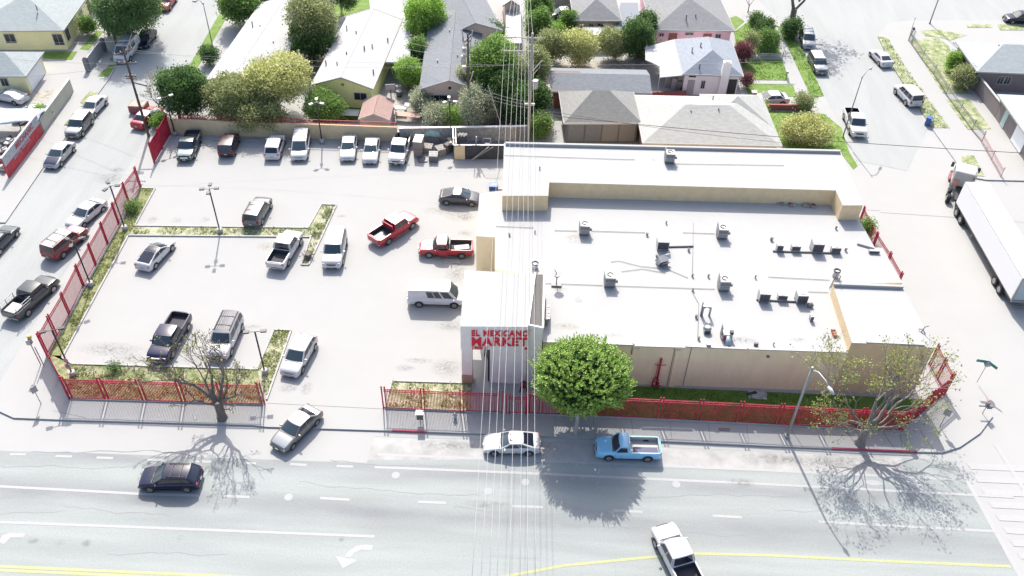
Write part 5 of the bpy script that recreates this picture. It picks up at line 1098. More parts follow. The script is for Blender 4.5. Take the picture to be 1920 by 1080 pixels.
car('crossover', (265, 895), (373, 895), p_black, 'glossy black SUV driving along the main road', 'SUV', 'moving_car', z=ZS, length=4.65, rack=True)
car('coupe', (906, 829), (1013, 829), p_white, 'white coupe at the kerb below the market sign', z=ZS, windscreen=m_glassT, opts=('sunroof',), length=4.6)
t, X, hw, hh = car('single', (1118, 837), (1236, 840), p_blue, 'sky blue single cab pickup at the kerb below the round tree', 'pickup truck', 'pickup_truck', z=ZS, length=5.25, opts=('nochrome',), bed_mat=mat('pale_bed_paint', (.40, .40, .39), .6))
MB().box((X(.24), hw * .5, .97), (2.0, .55, .10)).build('bed_shadow_box', mat('navy_bed_shade', (.03, .03, .10), .5), t)  # dark slab standing in for the shade inside the bed
t, X, hw, hh = car('crew', (1240, 985), (1305, 1115), p_white, 'white pickup turning across the main road at the bottom edge', 'pickup truck', 'moving_pickup', z=ZS, length=5.9)
car('suv', (1517, 83), (1512, 64), p_silver, 'silver SUV in tree shade on the right street', 'SUV', z=ZS, grp=GR, rack=True)
car('suv', (1540, 130), (1528, 108), p_dks, 'dark grey SUV with silver bonnet on the right street', 'SUV', z=ZS, grp=GR, hood=p_silver, roof=p_wht2)
car('coupe', (1642, 96), (1662, 117), p_white, 'white low car on the far side of the right street', z=ZS, grp=GR)
car('bigsuv', (1691, 166), (1714, 190), p_white, 'white SUV parked by the patchy verge on the right street', 'SUV', z=ZS, grp=GR, length=4.7)
car('crew', (1611, 250), (1595, 210), p_white, 'white pickup with black bed on the right street behind the market', 'pickup truck', 'pickup_truck', z=ZS, grp=GR, bed_mat=m_black)
car('suv', (1886, 33), (1940, 35), p_black, 'black SUV at the far kerb cut off by the right edge', 'SUV', z=ZS)
car('sedan', (1030, 26), (1074, 22), p_black, 'black sedan in the yard at the top between the trees', roof=p_silver)
car('sedan', (1414, 184), (1474, 183), p_white, 'white car parked behind the brick gate pillar')
# lorry
b0, b1 = P(1787, 400, ZR), P(1883, 574, ZR); d = (b0 - b1); d.z = 0; Lt = d.length; u = d.normalized(); right = Vector((u.y, -u.x, 0)); cen = (b0 + b1)/2 + right * 1.3
t = thing('lorry_trailer', 'long white box trailer of a lorry at the right junction', 'trailer', (cen.x, cen.y, ZR), math.atan2(u.y, u.x), 'articulated lorry at the junction')
MB().box((0, 0, 2.6), (Lt + .8, 2.6, 2.85)).build('box_body', m_wmetal, t, bevel=.03)
MB().box((0, 1.306, 2.6), (Lt + .7, .015, 2.6)).build('side_skin', mat('trailer_side_brightened', (.82, .82, .84), .5), t); MB().box((0, 0, .95), (Lt, 2.3, .4)).build('chassis', m_dark, t)  # side skin painted brighter to make up for its weak light
MB().box((-Lt/2 - .42, 0, 2.6), (.04, 2.3, 2.5)).build('rear_doors', mat('pale_blue_doors', (.36, .42, .45), .4), t); MB().box((-Lt/2 - .44, -1.22, 2.6), (.07, .16, 2.9)).box((-Lt/2 - .44, 1.22, 2.6), (.07, .16, 2.9)).box((-Lt/2 - .44, 0, 4.0), (.07, 2.6, .12)).box((-Lt/2 - .44, 0, 1.1), (.1, 2.6, .2)).build('door_frame', m_metal, t); MB().box((-Lt/2 - .5, 0, .55), (.12, 2.2, .12)).build('under_run_bar', m_gm, t)
for x in (Lt/2 - .5, Lt/2 - 1.8, -Lt/2 + 3.2, -Lt/2 + 1.9, Lt/2 - 4.4):
    for sg in (-1, 1):
        if x == Lt/2 - 4.4: MB().box((x, sg * .9, .65), (.15, .15, 1.1)).build('landing_leg', m_metal, t); continue
        wo = MB().cyl((x, sg * .85, .5), .5, sg * .5, 20, axis='Y').build('wheel', m_tire, t); MB().cyl((x, sg * 1.33, .5), .3, sg * .03, 16, axis='Y').build('rim', m_rim, wo)
c2 = P(1778, 362, ZR); t = thing('lorry_tractor', 'white lorry tractor with dark red engine side ahead of the trailer', 'lorry', (c2.x + 1.2, c2.y + .4, ZR), math.atan2(u.y, u.x) + R(-22))
MB().box((.4, 0, 2.0), (2.2, 2.3, 1.9)).build('cab', m_wmetal, t, bevel=.15); MB().box((2.2, 0, 1.35), (1.7, 1.9, 1.1)).build('bonnet', m_wmetal, t, bevel=.15); MB().box((1.42, 0, 2.35), (.2, 2.0, .8), mtx=Matrix.Rotation(R(-12), 3, 'Y')).build('windscreen', m_glass, t)
MB().box((.4, 1.165, 2.3), (1.2, .03, .7)).build('side_window', m_glass, t); MB().box((-1.8, 0, .85), (3.2, 1.0, .3)).build('chassis', m_dark, t); MB().box((1.2, 1.2, .9), (1.6, .3, .5)).build('fuel_tank', mat('dark_red_tank', (.2, .03, .04), .4), t, bevel=.08); MB().box((-.75, .7, 1.5), (.15, .6, .8)).build('hose_board', mat('salmon_panel', (.5, .25, .2), .6), t)
MB().box((-.75, -.9, 2.2), (.18, .18, 2.6)).build('exhaust', m_chrome, t); MB().box((3.07, 0, 1.3), (.05, 1.3, .8)).build('grille', m_chrome, t); MB().box((3.1, 0, .6), (.3, 2.2, .35)).build('front_bumper', m_metal, t)
for sg in (-1, 1): MB().box((1.7, sg * 1.4, 2.3), (.15, .3, .6)).build('mirror', m_dark, t); MB().box((2.95, sg * .8, 1.1), (.2, .35, .25)).build('headlight', m_head, t)
for x in (2.3, -1.4, -2.7):
    for sg in (-1, 1):
        wo = MB().cyl((x, sg * .8, .5), .5, sg * .42, 20, axis='Y').build('wheel', m_tire, t); MB().cyl((x, sg * 1.2, .5), .3, sg * .03, 16, axis='Y').build('rim', m_rim, wo)

# ================================================================= SKIPS, PALLETS, YARD THINGS
random.seed(11)
def pallet(x, y, n_, label, m_=m_paleW, rz=0, z=0):
    b = P(x, y); t = thing('pallet_stack', label, 'pallets', (b.x, b.y, z), rz)
    for k in range(n_):
        mb = MB()
        for q in range(7): mb.box((-.45 + q * .15, 0, .13 + k * .15), (.1, 1.1, .02))
        for q in (-1, 0, 1): mb.box((0, q * .5, .07 + k * .15), (1.05, .1, .1))
        mb.build('pallet', m_, t)
    return t
pallet(792, 300, 1, 'single weathered pallet lying in front of the skip stacks', m_gm, .3)
pallet(813, 300, 6, 'tall stack of dark crates beside the single pallet', m_gm, .05)
pallet(803, 283, 5, 'stack of pale pallets behind the dark crates', m_paleW, -.1)
pallet(826, 288, 6, 'leaning stack of pallets right of the dark crates', m_paleW, .5)
b = P(786, 287); t = thing('storage_cabinet', 'tall white and brown cabinet beside the pickup with black bed', 'cabinet', b, R(-4)); MB().box((0, 0, 1.0), (1.0, 1.6, 2.0)).build('cabinet', mat('brown_grey_panel', (.28, .23, .21), .8), t); MB().box((0, 0, 2.03), (1.05, 1.7, .06)).build('top_panel', m_wmetal, t); MB().box((0, -.81, 1.0), (.95, .02, .03)).build('door_line', m_black, t)
b = P(811, 266); t = thing('tarpaulin_bundle', 'pale green tarpaulin bundle on the rubbish pile', 'tarpaulin', (b.x, b.y, 0)); 
mb = MB(); mb.tube([(-1.0, 0, .8), (-.5, .1, 1.2), (0, -.05, 1.25), (.6, .1, 1.1), (1.0, 0, .8)], [.3, .5, .45, .5, .25], 9); mb.build('tarpaulin', mat('pale_green_tarp', (.34, .45, .41), .7, .15, 3), t); MB().box((0, 0, .45), (1.8, .9, .9)).build('crate', m_gm, t)
for k, (x, y, l, c_) in enumerate(((822, 262, 'white sack nearest the wall on the rubbish pile', (.45, .45, .45)), (835, 258, 'white upright freezer on the rubbish pile', (.48, .48, .48)), (840, 285, 'dark brown junk at the right of the pallets', (.14, .11, .10)), (846, 276, 'black bin left of the skip enclosure', (.03, .03, .035)))):
    b = P(x, y); t = thing('junk', l, 'junk', b, random.random()); MB().box((0, 0, .6), (.9, .7, 1.2)).build('junk_piece', mat('junk_%d' % k, c_, .8, .2, 4), t, bevel=.08); MB().box((.3, -.3, 1.25), (.5, .4, .3), .5).build('loose_board', m_paleW, t)
# enclosure
e0, e1 = P(851, 298), P(948, 298); t = thing('skip_enclosure', 'dark walled skip enclosure with one tan door', 'enclosure', e0); o_ = e0
dk = mat('dark_sheet_wall', (.045, .05, .06), .7, .2, 2)
w1 = e1 - e0
MB().beam(Vector((0, 0, .95)), Vector((w1.x, w1.y, .95)), .12, 1.9).build('front_wall', dk, t); MB().box((.55 + .15, -.10, .95), (1.25, .06, 1.8)).build('door', m_wallY, t)
back = Vector((-.4, 3.6, 0)); MB().beam(Vector((0, .06, .95)), back + Vector((0, 0, .95)), .1, 1.9).build('side_wall', m_gm, t); MB().beam(Vector((0, 0, 1.93)), Vector((w1.x, w1.y, 1.93)), .16, .06).beam(Vector((0, 0, 1.93)), back + Vector((0, 0, 1.93)), .14, .06).beam(Vector((.3, 0, 1.93)), back + Vector((.3, 0, 1.93)), .06, .06).build('top_rail', m_metal, t)
MB().beam((2.0, -.25, .05), (4.1, 0, 1.9), .1).beam((2.2, -.2, .15), (4.6, 0, 1.9), .06).build('leaning_plank', m_paleW, t)
sheet('enclosure_floor', [(853, 296), (946, 296), (944, 262), (858, 262)], .006, mat('dirty_concrete', (.2, .2, .21), .9, .3, 1))
b = P(868, 278); t = thing('caged_cart', 'tall caged trolley full of black tubs in the enclosure corner', 'trolley', b, 0); MB().box((0, 0, 1.5), (1.1, .7, .7)).build('tub', m_gm, t); mb = MB()
for k in range(6): mb.cyl((-.35 + (k % 3) * .35, -.15 + (k // 3) * .32, 1.85), .14, .12, 10)
mb.build('lid', m_black, t); MB().beam((-.55, -.4, 0), (-.55, -.4, 2.2), .06).beam((.55, -.4, 0), (.55, -.4, 2.2), .06).beam((-.55, .4, 0), (-.55, .4, 2.2), .06).beam((.55, .4, 0), (.55, .4, 2.2), .06).build('frame', m_metal, t)
b = P(912, 285); t = thing('metal_frame_cart', 'white steel frame trolley inside the skip enclosure', 'trolley', b, 0); MB().tube([(-.5, 0, 0), (-.35, .3, 1.7), (.45, .3, 1.7), (.6, 0, 0)], .06).build('frame', m_wmetal, t); MB().box((.1, .1, .8), (.6, .5, .5)).build('tub', m_black, t); MB().tube([(-1.3, 0, 0), (-1.2, .1, 2.0)], .1).build('post', m_wmetal, t)
b = P(925, 352); t = thing('blue_pallet', 'bright blue plastic pallet stack behind the market left corner', 'pallets', b, R(2)); MB().box((0, 0, .25), (.95, 1.0, .5)).build('pallet', m_blue, t, bevel=.02); MB().box((.05, -.1, .51), (.4, .2, .02)).build('sticker', m_trimw, t); MB().box((.8, 0, .1), (.6, .9, .1)).build('pallet', m_paleW, t)
b = P(925, 334); t = thing('trolley_row', 'row of low steel trolleys behind the blue pallets', 'trolleys', b, 0); mb = MB()
for k in range(9): mb.beam((-.9 + k * .22, -.2, .05), (-.8 + k * .22, .35, .35), .025)
mb.build('rail', m_metal, t)
# blue wheelie bin, mail boxes, hoop, yard stuff
b = P(1738, 234, ZR); t = thing('wheelie_bin', 'blue wheeled bin standing at the right street kerb', 'bin', (b.x, b.y, ZR), R(-30)); MB().box((0, 0, .55), (.6, .7, 1.0)).build('bin_body', m_blue, t, bevel=.05); MB().box((0, 0, 1.08), (.66, .78, .08)).build('lid', m_blue, t, bevel=.02); MB().cyl((-.35, .3, .12), .12, .7, 12, axis='X').build('wheel', m_tire, t)
b = P(1747, 238, ZR); t = thing('rubbish_bag', 'pale rubbish bag beside the blue wheeled bin', 'rubbish bag', (b.x, b.y + .3, ZR), 0); MB().tube([(0, 0, 0), (0, 0, .25), (0, .05, .5), (.05, 0, .62)], [.22, .34, .2, .05], 9).build('bag', mat('pale_bag', (.332, .363, .348), .5, .2, 5), t); MB().tube([(.05, 0, .6), (.1, .05, .72)], [.05, .09], 7).build('knot', m_trimw, t)
for (x, y, l) in ((1709, 66, 'black post box on a dark post at the far yard corner'), (1473, 148, 'small white post box at the lawn edge of the right street')):
    b = P(x, y); t = thing('post_box', l, 'post box', b); MB().box((0, 0, 1.05), (.3, .5, .3)).build('box_body', m_dark if 'black' in l else m_wmetal, t, bevel=.04); MB().box((0, 0, .45), (.1, .1, .9)).build('post', m_gm, t)
b = P(735, 203); t = thing('basketball_hoop', 'portable basketball hoop in the yellow house yard', 'basketball hoop', b, R(10)); MB().tube([(0, 0, 0), (0, .2, 2.6), (0, -.5, 3.1)], .07).build('pole', m_dark, t); MB().box((0, -.55, 3.3), (1.2, .05, .8)).build('backboard', mat('grey_acrylic', (.3, .28, .28), .4), t); MB().box((0, .3, .1), (.7, 1.0, .2)).build('base', m_gm, t); MB().tube([(.2 * math.cos(a_), -.8 + .2 * math.sin(a_), 3.0) for a_ in [i * .35 for i in range(19)]], .02).build('hoop', m_redsign, t)
for (x, y, l, c_) in ((748, 170, 'stack of round white buckets in the yellow house yard', (.45, .45, .44)), (749, 180, 'dark rolled bundle under the white buckets', (.12, .1, .1))):
    b = P(x, y); t = thing('yard_bucket', l, 'bucket', b); MB().cyl((0, 0, 0), .38, .7, 12).build('bucket', mat('yd%d' % x, c_, .6), t); MB().cyl((0, 0, .7), .4, .08, 12).build('lid', m_trimw, t)
for (x, y, w_, l_, l, c_) in ((752, 213, 1.4, .8, 'white folding table among junk by the boundary wall', (.46, .46, .45)), (770, 208, 1.5, 1.0, 'grey tarpaulin table at the foot of the grey bush', (.38, .38, .39)), (765, 226, 3.2, 1.0, 'terracotta tiled platform behind the boundary wall', (.42, .25, .2)), (655, 222, 2.6, 1.4, 'flat white awning left of the brown roofed shed', (.48, .48, .48))):
    b = P(x, y); t = thing('yard_table', l, 'table', b, R(random.uniform(-8, 8))); MB().box((0, 0, .85), (w_, l_, .06)).build('table_top', mat('ytop%d' % x, c_, .7, .06, 3), t); mb = MB()
    for sx in (-1, 1):
        for sy in (-1, 1): mb.box((sx * (w_/2 - .06), sy * (l_/2 - .06), .41), (.06, .06, .82))
    mb.build('leg', m_gm, t)
b = P(1042, 150); t = thing('plant_pot_rack', 'white shelf rack with pots left of the pink roofed garage bay', 'rack', (b.x - 1.2, b.y - 4.5, 0)); MB().box((0, 0, .7), (1.2, 2.2, .08)).box((0, 0, 1.3), (1.2, 1.6, .06)).build('shelf', m_wmetal, t); MB().box((-.5, 0, .6), (.08, 2, 1.2)).build('frame', m_gm, t)
for i_, (x, y, l) in enumerate(((1262, 168, 'white tall fridge under the flat carport'), (1271, 170, 'grey metal locker under the flat carport'), (1279, 172, 'black storage tub under the flat carport'))):
    b = P(x, y); t = thing('carport_locker', l, 'locker', b); hh_ = (1.7, 1.4, .7)[i_]; MB().box((0, 0, hh_/2), (.65, .6, hh_)).build('casing', (m_wmetal, m_metal, m_dark)[i_], t, bevel=.02); MB().box((.1, -.31, hh_ * .6), (.03, .02, hh_ * .3)).build('handle', m_gm, t)
# junk yard at the left edge
b = P(28, 244); t = thing('blue_tarpaulin', 'large pale blue tarpaulin cover over the yard at the left edge', 'tarpaulin', b, R(4)); rows = []
for i in range(9): rows.append([Vector((-5.5 + j * 1.15, -1.6 + i * .4, 2.0 + .12 * math.sin(i * 1.3 + j) + .15 * math.cos(j * .9))) for j in range(9)])
mb = MB(); mb.grid(rows); o = mb.build('cover', mat('pale_blue_tarp', (.40, .45, .50), .6, .06, 2), t); so = o.modifiers.new('thick', 'SOLIDIFY'); so.thickness = .05; MB().box((-5, -1.2, 1), (.1, .1, 2)).box((3.2, -1.2, 1), (.1, .1, 2)).build('post', m_gm, t)
random.seed(3)
for k, (x, y) in enumerate(((8, 292), (20, 284), (30, 278), (6, 305), (16, 300), (28, 268), (14, 272), (4, 318))):
    b = P(x, y); lab = ('cream sofa cushions', 'black bin bags', 'white plastic drums', 'old tyres and rags', 'pale timber offcuts', 'dark metal scrap', 'white sacks of rubble', 'brown cardboard scraps')[k]
    t = thing('scrap_heap', lab + ' piled behind the red mural wall', 'scrap', b)
    for q in range(7):
        c_ = random.choice(((.42, .41, .38), (.06, .06, .06), (.25, .22, .2), (.46, .46, .46)))
        MB().box((random.uniform(-.6, .6), random.uniform(-.5, .5), random.uniform(.15, .7)), (random.uniform(.2, .7), random.uniform(.2, .6), random.uniform(.15, .5)), random.uniform(0, 3)).build('scrap_piece', mat('scr%d' % int(c_[0] * 100), c_, .8), t, bevel=.03)
b = P(62, 232); t = thing('roof_rack_frame', 'brown timber shelving behind the mural wall end', 'shelving', b, R(-30)); mb = MB()
for k in range(3): mb.box((0, 0, .6 + k * .5), (.6, 3.2, .05))
mb.build('shelf', m_wood, t); MB().box((-.25, 1.5, .9), (.08, .08, 1.8)).box((-.25, -1.5, .9), (.08, .08, 1.8)).build('post', m_wood, t)
b = P(22, 88); t = thing('clothes_frame', 'white pipe clothes line frame behind the yellow house', 'clothes line', b, 0); MB().tube([(-5, -.5, 1.8), (1.8, -.5, 1.9), (2.4, -.4, 1.7)], .05).build('rail', m_wmetal, t)
for x in (-1.2, 2.0): MB().tube([(x, -.5, 0), (x, -.4, 1.85)], .05).build('post', m_wmetal, t)
b = P(300, 158); t = thing('brick_planter', 'small brick planter under the twiggy bush by the left street', 'planter', (b.x - .3, b.y - 6.5, 0), 0); MB().box((0, 0, .45), (2.0, 1.6, .9)).build('planter', m_brick, t); MB().box((0, 0, .92), (1.8, 1.4, .06)).build('soil', m_dirt, t)
b = P(292, 224); t = thing('covered_cart', 'pale grey covered barrow beside the dark red sedan', 'barrow', b, R(60)); MB().tube([(-.9, 0, .5), (-.3, 0, .9), (.5, 0, .9), (.9, 0, .5)], [.3, .5, .5, .3], 10).build('cover', mat('pale_grey_cover', (.36, .37, .35), .8), t); MB().cyl((0, -.35, .25), .25, .7, 14, axis='Y').build('wheel', m_tire, t)
b = P(578, 484); t = thing('tree_stump', 'dark cut stump with shoots in the end of the grass strip', 'stump', b); MB().tube([(0, 0, -.05), (0, 0, .3), (.03, 0, .6)], [.45, .32, .3], 12).build('trunk', m_bark, t, smooth=60)
mb = MB(); random.seed(9)
for k in range(14): a_ = random.uniform(0, 6.28); mb.tube([(.2 * math.cos(a_), .2 * math.sin(a_), .2), (.6 * math.cos(a_), .6 * math.sin(a_), random.uniform(.3, .8))], .035, 5)
mb.build('shoots', m_bark, t)
# wheel stops
mb_proto = None
for k, (x, y, rz) in enumerate(((352, 262, 0), (412, 263, 0), (333, 259, 0), (474, 264, 0), (920, 362, 0), (847, 379, 0), (846, 489, 0), (848, 492.5, 0))):
    b = P(x, y)
    o = MB().box((0, 0, .06), (1.8, .16, .12)).build('wheel_stop', m_kerb, bevel=.02); o.location = b; o.rotation_euler.z = R(1)
    tag(o, 'pale concrete wheel stop near %s' % ('the green pickup', 'the maroon car', 'the white headed lamp at the gate', 'the shaded wall gap', 'the blue pallets', 'the graphite hatchback', 'the old red pickup', 'the red pickup shadow edge')[k], 'wheel stop', 'wheel stops')

# ================================================================= TREES AND PLANTS
def branch_tree(mbt, start, dirv, length, rad, depth, rng, tips, spread=.5, up=.15, split=(2, 3), wob=.22, shrink=.74, minr=.012):
    pts = [start.copy()]; rs = [rad]; d = dirv.normalized(); n_ = 4
    for i in range(n_):
        d = (d + Vector((rng.uniform(-wob, wob), rng.uniform(-wob, wob), rng.uniform(-wob, wob) + up * .5))).normalized()
        pts.append(pts[-1] + d * length / n_); rs.append(max(minr, rad * (1 - .38 * (i + 1) / n_)))
    mbt.tube(pts, rs, 7 if rad > .08 else (5 if rad > .03 else 3), caps=False)
    if depth == 0: tips.append((pts[-1], d)); tips.append((pts[2], d)); return
    for k in range(rng.randint(*split)):
        ax = d.orthogonal().normalized(); ax.rotate(Quaternion(d, rng.uniform(0, 6.28)))
        nd = d.copy(); nd.rotate(Quaternion(ax, rng.uniform(spread * .5, spread * 1.2))); nd.z += up
        at_ = pts[-1] if k < 2 else pts[rng.randint(2, 3)]
        branch_tree(mbt, at_, nd, length * shrink * rng.uniform(.8, 1.15), rs[-1] * .82, depth - 1, rng, tips, spread, up, split, wob, shrink, minr)
def leaves(mb, c, n, size, rng, rad, nrm=None, droop=0, asp=.45):
    for _ in range(n):
        p = c + Vector((rng.gauss(0, rad), rng.gauss(0, rad), rng.gauss(0, rad)))
        d = Vector((rng.gauss(0, 1), rng.gauss(0, 1), rng.gauss(0, 1) + .3))
        if nrm: d = d * .6 + nrm * 1.4
        if droop: d.z -= droop
        d.normalize(); s_ = size * rng.uniform(.6, 1.3); e = d.orthogonal(); e.rotate(Quaternion(d, rng.uniform(0, 6.28))); e *= s_ * asp
        f = mb.bm.faces.new([mb.bm.verts.new(v) for v in (p - e * .25, p + d * s_ * .5 - e, p + d * s_, p + d * s_ * .5 + e)])
def crown(name, label, base, lobes, mt, bark, n, leaf, seed, trunk_r=.16, cat='tree', grp=None, z=0, droop=0, z0=.0, shell=.55, clump=.28, asp=.45):
    """lobes: (dx, dy, z, rx, ry, rz) ellipsoids round the base; foliage is small leaves on short shoots spread through them"""
    rng = random.Random(seed); b = base if isinstance(base, Vector) else P(*base, z); t = thing(name, label, cat, (b.x, b.y, z), 0, grp)
    mt_ = MB(); zc = min(l[2] for l in lobes)
    mt_.tube([(0, 0, -.1), (.03, 0, zc * .5), (0, 0, zc)], [trunk_r * 1.3, trunk_r, trunk_r * .8], 9)
    for l in lobes:
        mt_.tube([(0, 0, zc * .7), (l[0] * .5, l[1] * .5, (zc + l[2]) / 2), (l[0], l[1], l[2] + l[5] * .3)], [trunk_r * .7, trunk_r * .4, .03], 6)
        for q in range(5):
            d = Vector((rng.gauss(0, 1), rng.gauss(0, 1), rng.gauss(0, 1))).normalized(); mt_.tube([(l[0], l[1], l[2]), (l[0] + d.x * l[3] * .8, l[1] + d.y * l[4] * .8, l[2] + d.z * l[5] * .8)], [trunk_r * .25, .015], 4)
    mt_.build('trunk', bark, t, smooth=60)
    mb = MB(); vol = [l[3] * l[4] * l[5] for l in lobes]; tot = sum(v ** (2/3) for v in vol)
    for l, v in zip(lobes, vol):
        k = int(n * v ** (2/3) / tot / 9)
        for _ in range(k):
            d = Vector((rng.gauss(0, 1), rng.gauss(0, 1), rng.gauss(0, 1))).normalized()
            r_ = rng.uniform(shell, 1.0) ** .6
            nz = noise.noise(Vector((d.x, d.y, d.z)) * 2.2 + Vector((seed, l[0], l[1]))) + .55 * noise.noise(Vector((d.x, d.y, d.z)) * 5.5 + Vector((l[1], seed, l[0])))
            if nz < -.27: continue
            r_ *= 1 + .42 * nz
            p = Vector((l[0] + d.x * l[3] * r_, l[1] + d.y * l[4] * r_, l[2] + d.z * l[5] * r_))
            if p.z < z0 + .1: continue
            leaves(mb, p, 9, leaf, rng, clump, d + Vector((0, 0, .4)), droop, asp)
    mb.build('crown', mt, t); return t
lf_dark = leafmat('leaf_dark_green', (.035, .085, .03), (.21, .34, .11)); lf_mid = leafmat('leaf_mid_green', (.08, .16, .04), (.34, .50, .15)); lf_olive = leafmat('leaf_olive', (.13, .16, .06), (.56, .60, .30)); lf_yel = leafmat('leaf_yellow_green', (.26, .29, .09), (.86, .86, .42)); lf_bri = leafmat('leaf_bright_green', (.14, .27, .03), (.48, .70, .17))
lf_grey = leafmat('leaf_grey_green', (.16, .20, .12), (.74, .76, .56)); lf_red = leafmat('leaf_dark_red', (0.119, 0.034, 0.051), (0.319, 0.145, 0.145)); lf_fic = leafmat('leaf_ficus', (.08, .17, .02), (.48, .67, .16), .2); lf_new = leafmat('leaf_new_yellow', (.22, .26, .05), (.48, .50, .18), .35); lf_pale = leafmat('leaf_pale_petals', (.2, .2, .12), (.5, .48, .42))
TG = 'trees and shrubs of the back gardens'
def tree_px(name, label, base, top_px, wpx, hgt, mt, n, seed, z0=1.0, nl=3, leaf=.22, bark=None, droop=0, cat='tree', z=0, shell=.55, clump=.3, asp=.45, trunk_r=.16, squash=1):
    """crown centre seen at top_px with half width wpx px and half thickness hgt m"""
    b = P(*base, z); c = P(*top_px, hgt[0]); w_ = (P(top_px[0] + wpx, top_px[1], hgt[0]) - c).length; rng = random.Random(seed * 7 + 1)
    off = Vector((c.x - b.x, c.y - b.y, 0)); lob = []
    for k in range(nl):
        a_ = 2 * math.pi * k / nl + rng.uniform(-.4, .4); q = .42 if nl > 1 else 0
        lob.append((off.x + math.cos(a_) * w_ * q, off.y + math.sin(a_) * w_ * q * squash, hgt[0] + rng.uniform(-.25, .35) * hgt[1], w_ * .66 if nl > 1 else w_, w_ * .66 * squash if nl > 1 else w_ * squash, hgt[1] * rng.uniform(.75, 1.0)))
    for k in range(nl + 1):
        a_ = rng.uniform(0, 6.28); q = rng.uniform(.55, .9); lob.append((off.x + math.cos(a_) * w_ * q, off.y + math.sin(a_) * w_ * q * squash, hgt[0] + rng.uniform(-.5, .6) * hgt[1], w_ * rng.uniform(.22, .38), w_ * rng.uniform(.22, .38), hgt[1] * rng.uniform(.3, .5)))
    return crown(name, label, b, lob, mt, bark or m_bark, int(n * 2.1), leaf * .8, seed, z=z, droop=droop, z0=z0, grp=TG, cat=cat, shell=shell, clump=clump, asp=asp, trunk_r=trunk_r)
tree_px('weeping_tree', 'big dark weeping tree over the white work van', (218, 82), (243, 14), 58, (5.0, 3.6), lf_dark, 26000, 1, .6, 5, .30, droop=1.6, asp=.22)
tree_px('weeping_tree', 'light green edge tree left of the weeping tree', (205, 66), (200, 8), 26, (4.0, 2.4), lf_mid, 7000, 2, .5, 3, .28, droop=1.2, asp=.25)
tree_px('garden_tree', 'dark green tree at the top beside the left street', (446, 30), (448, 4), 34, (3.5, 2.2), lf_mid, 9000, 3, .5, 3, .26)
tree_px('garden_tree', 'dense dark green tree above the green pickup', (340, 232), (346, 172), 40, (3.6, 2.6), lf_dark, 16000, 4, .3, 4, .22)
tree_px('garden_tree', 'olive grey tree above the maroon car', (425, 238), (430, 188), 45, (3.0, 2.0), lf_olive, 15000, 5, .3, 4, .20)
tree_px('garden_tree', 'tall yellow green tree in front of the white roofed long house', (520, 236), (522, 150), 56, (4.6, 2.4), lf_yel, 17000, 6, .3, 5, .22)
tree_px('garden_tree', 'olive shrub hanging over the tan wall above the white SUV', (490, 246), (486, 214), 40, (2.3, 1.5), lf_olive, 9000, 7, .8, 3, .2)
tree_px('garden_tree', 'rounded dark green bush behind the white headed lamp post', (606, 232), (606, 200), 34, (1.9, 1.5), lf_mid, 9000, 8, .1, 3, .2)
tree_px('garden_tree', 'tall dark tree between the two white roofed houses', (590, 118), (586, 42), 42, (5.0, 3.2), lf_olive, 12000, 9, .4, 4, .24)
tree_px('garden_tree', 'lower dark green half of the tree group between the white roofs', (583, 120), (584, 82), 38, (2.8, 2.0), lf_dark, 11000, 10, .3, 3, .24)
tree_px('garden_tree', 'bright green tree between the yellow and grey roofs', (797, 78), (797, 27), 34, (4.6, 3.0), lf_bri, 13000, 11, .4, 3, .22)
tree_px('garden_tree', 'narrow green shrub below the bright green tree', (785, 125), (783, 95), 14, (2.4, 1.8), lf_mid, 4500, 12, .2, 2, .2)
tree_px('garden_tree', 'bright green shrub right of the yellow house carport', (767, 166), (767, 138), 21, (2.0, 1.6), lf_bri, 6500, 13, .2, 3, .18)
tree_px('garden_shrub', 'grey green shrub left of the pink beige house front', (790, 210), (790, 190), 19, (1.4, 1.1), lf_grey, 4500, 14, .1, 3, .18)
tree_px('garden_shrub', 'pale flowering bush along the block wall below the pink house', (815, 236), (818, 215), 26, (1.2, 1.0), lf_grey, 5500, 15, .1, 3, .16)
tree_px('garden_shrub', 'green bush next to the pale flowering bush', (840, 238), (843, 218), 17, (1.1, .9), lf_bri, 3500, 16, .1, 2, .16)
tree_px('garden_tree', 'tall tree with light top right of the grey roofed house', (930, 225), (925, 118), 38, (6.0, 2.4), lf_mid, 12000, 17, .6, 4, .24)
tree_px('garden_tree', 'dark lower tree behind the cables and white guy wire', (930, 245), (932, 172), 36, (3.6, 2.6), lf_dark, 12000, 18, .3, 4, .22)
tree_px('garden_tree', 'grey green tree round the dark utility pole', (893, 240), (895, 200), 30, (2.8, 2.2), lf_grey, 10000, 19, .3, 3, .18)
tree_px('garden_tree', 'small tree in front of the grey roof at the dark pole', (890, 196), (884, 146), 22, (3.6, 1.6), lf_olive, 5000, 20, .3, 2, .2)
tree_px('garden_tree', 'green bush at the foot of the grey roof right side', (928, 80), (928, 66), 15, (2.0, 1.5), lf_dark, 3500, 21, .2, 2, .2)
tree_px('garden_tree', 'dark tree standing right between the white cables', (972, 235), (970, 190), 30, (3.0, 2.2), lf_dark, 8000, 71, .3, 3, .22)
tree_px('garden_tree', 'yellow tipped tree between the cables below the white strip', (968, 175), (966, 140), 26, (3.6, 2.2), lf_olive, 7500, 72, .3, 3, .2)
tree_px('garden_tree', 'bright topped tree left of the cables', (938, 150), (934, 100), 24, (4.6, 1.8), lf_bri, 5500, 73, .3, 3, .2)
tree_px('garden_tree', 'green tree at the top right of the cables', (1012, 34), (1010, 18), 22, (3.2, 2.2), lf_mid, 7000, 22, .3, 3, .22)
tree_px('garden_tree', 'round green tree just right of the tall pale pole', (1012, 76), (1008, 48), 19, (3.0, 2.0), lf_mid, 6000, 23, .3, 2, .22)
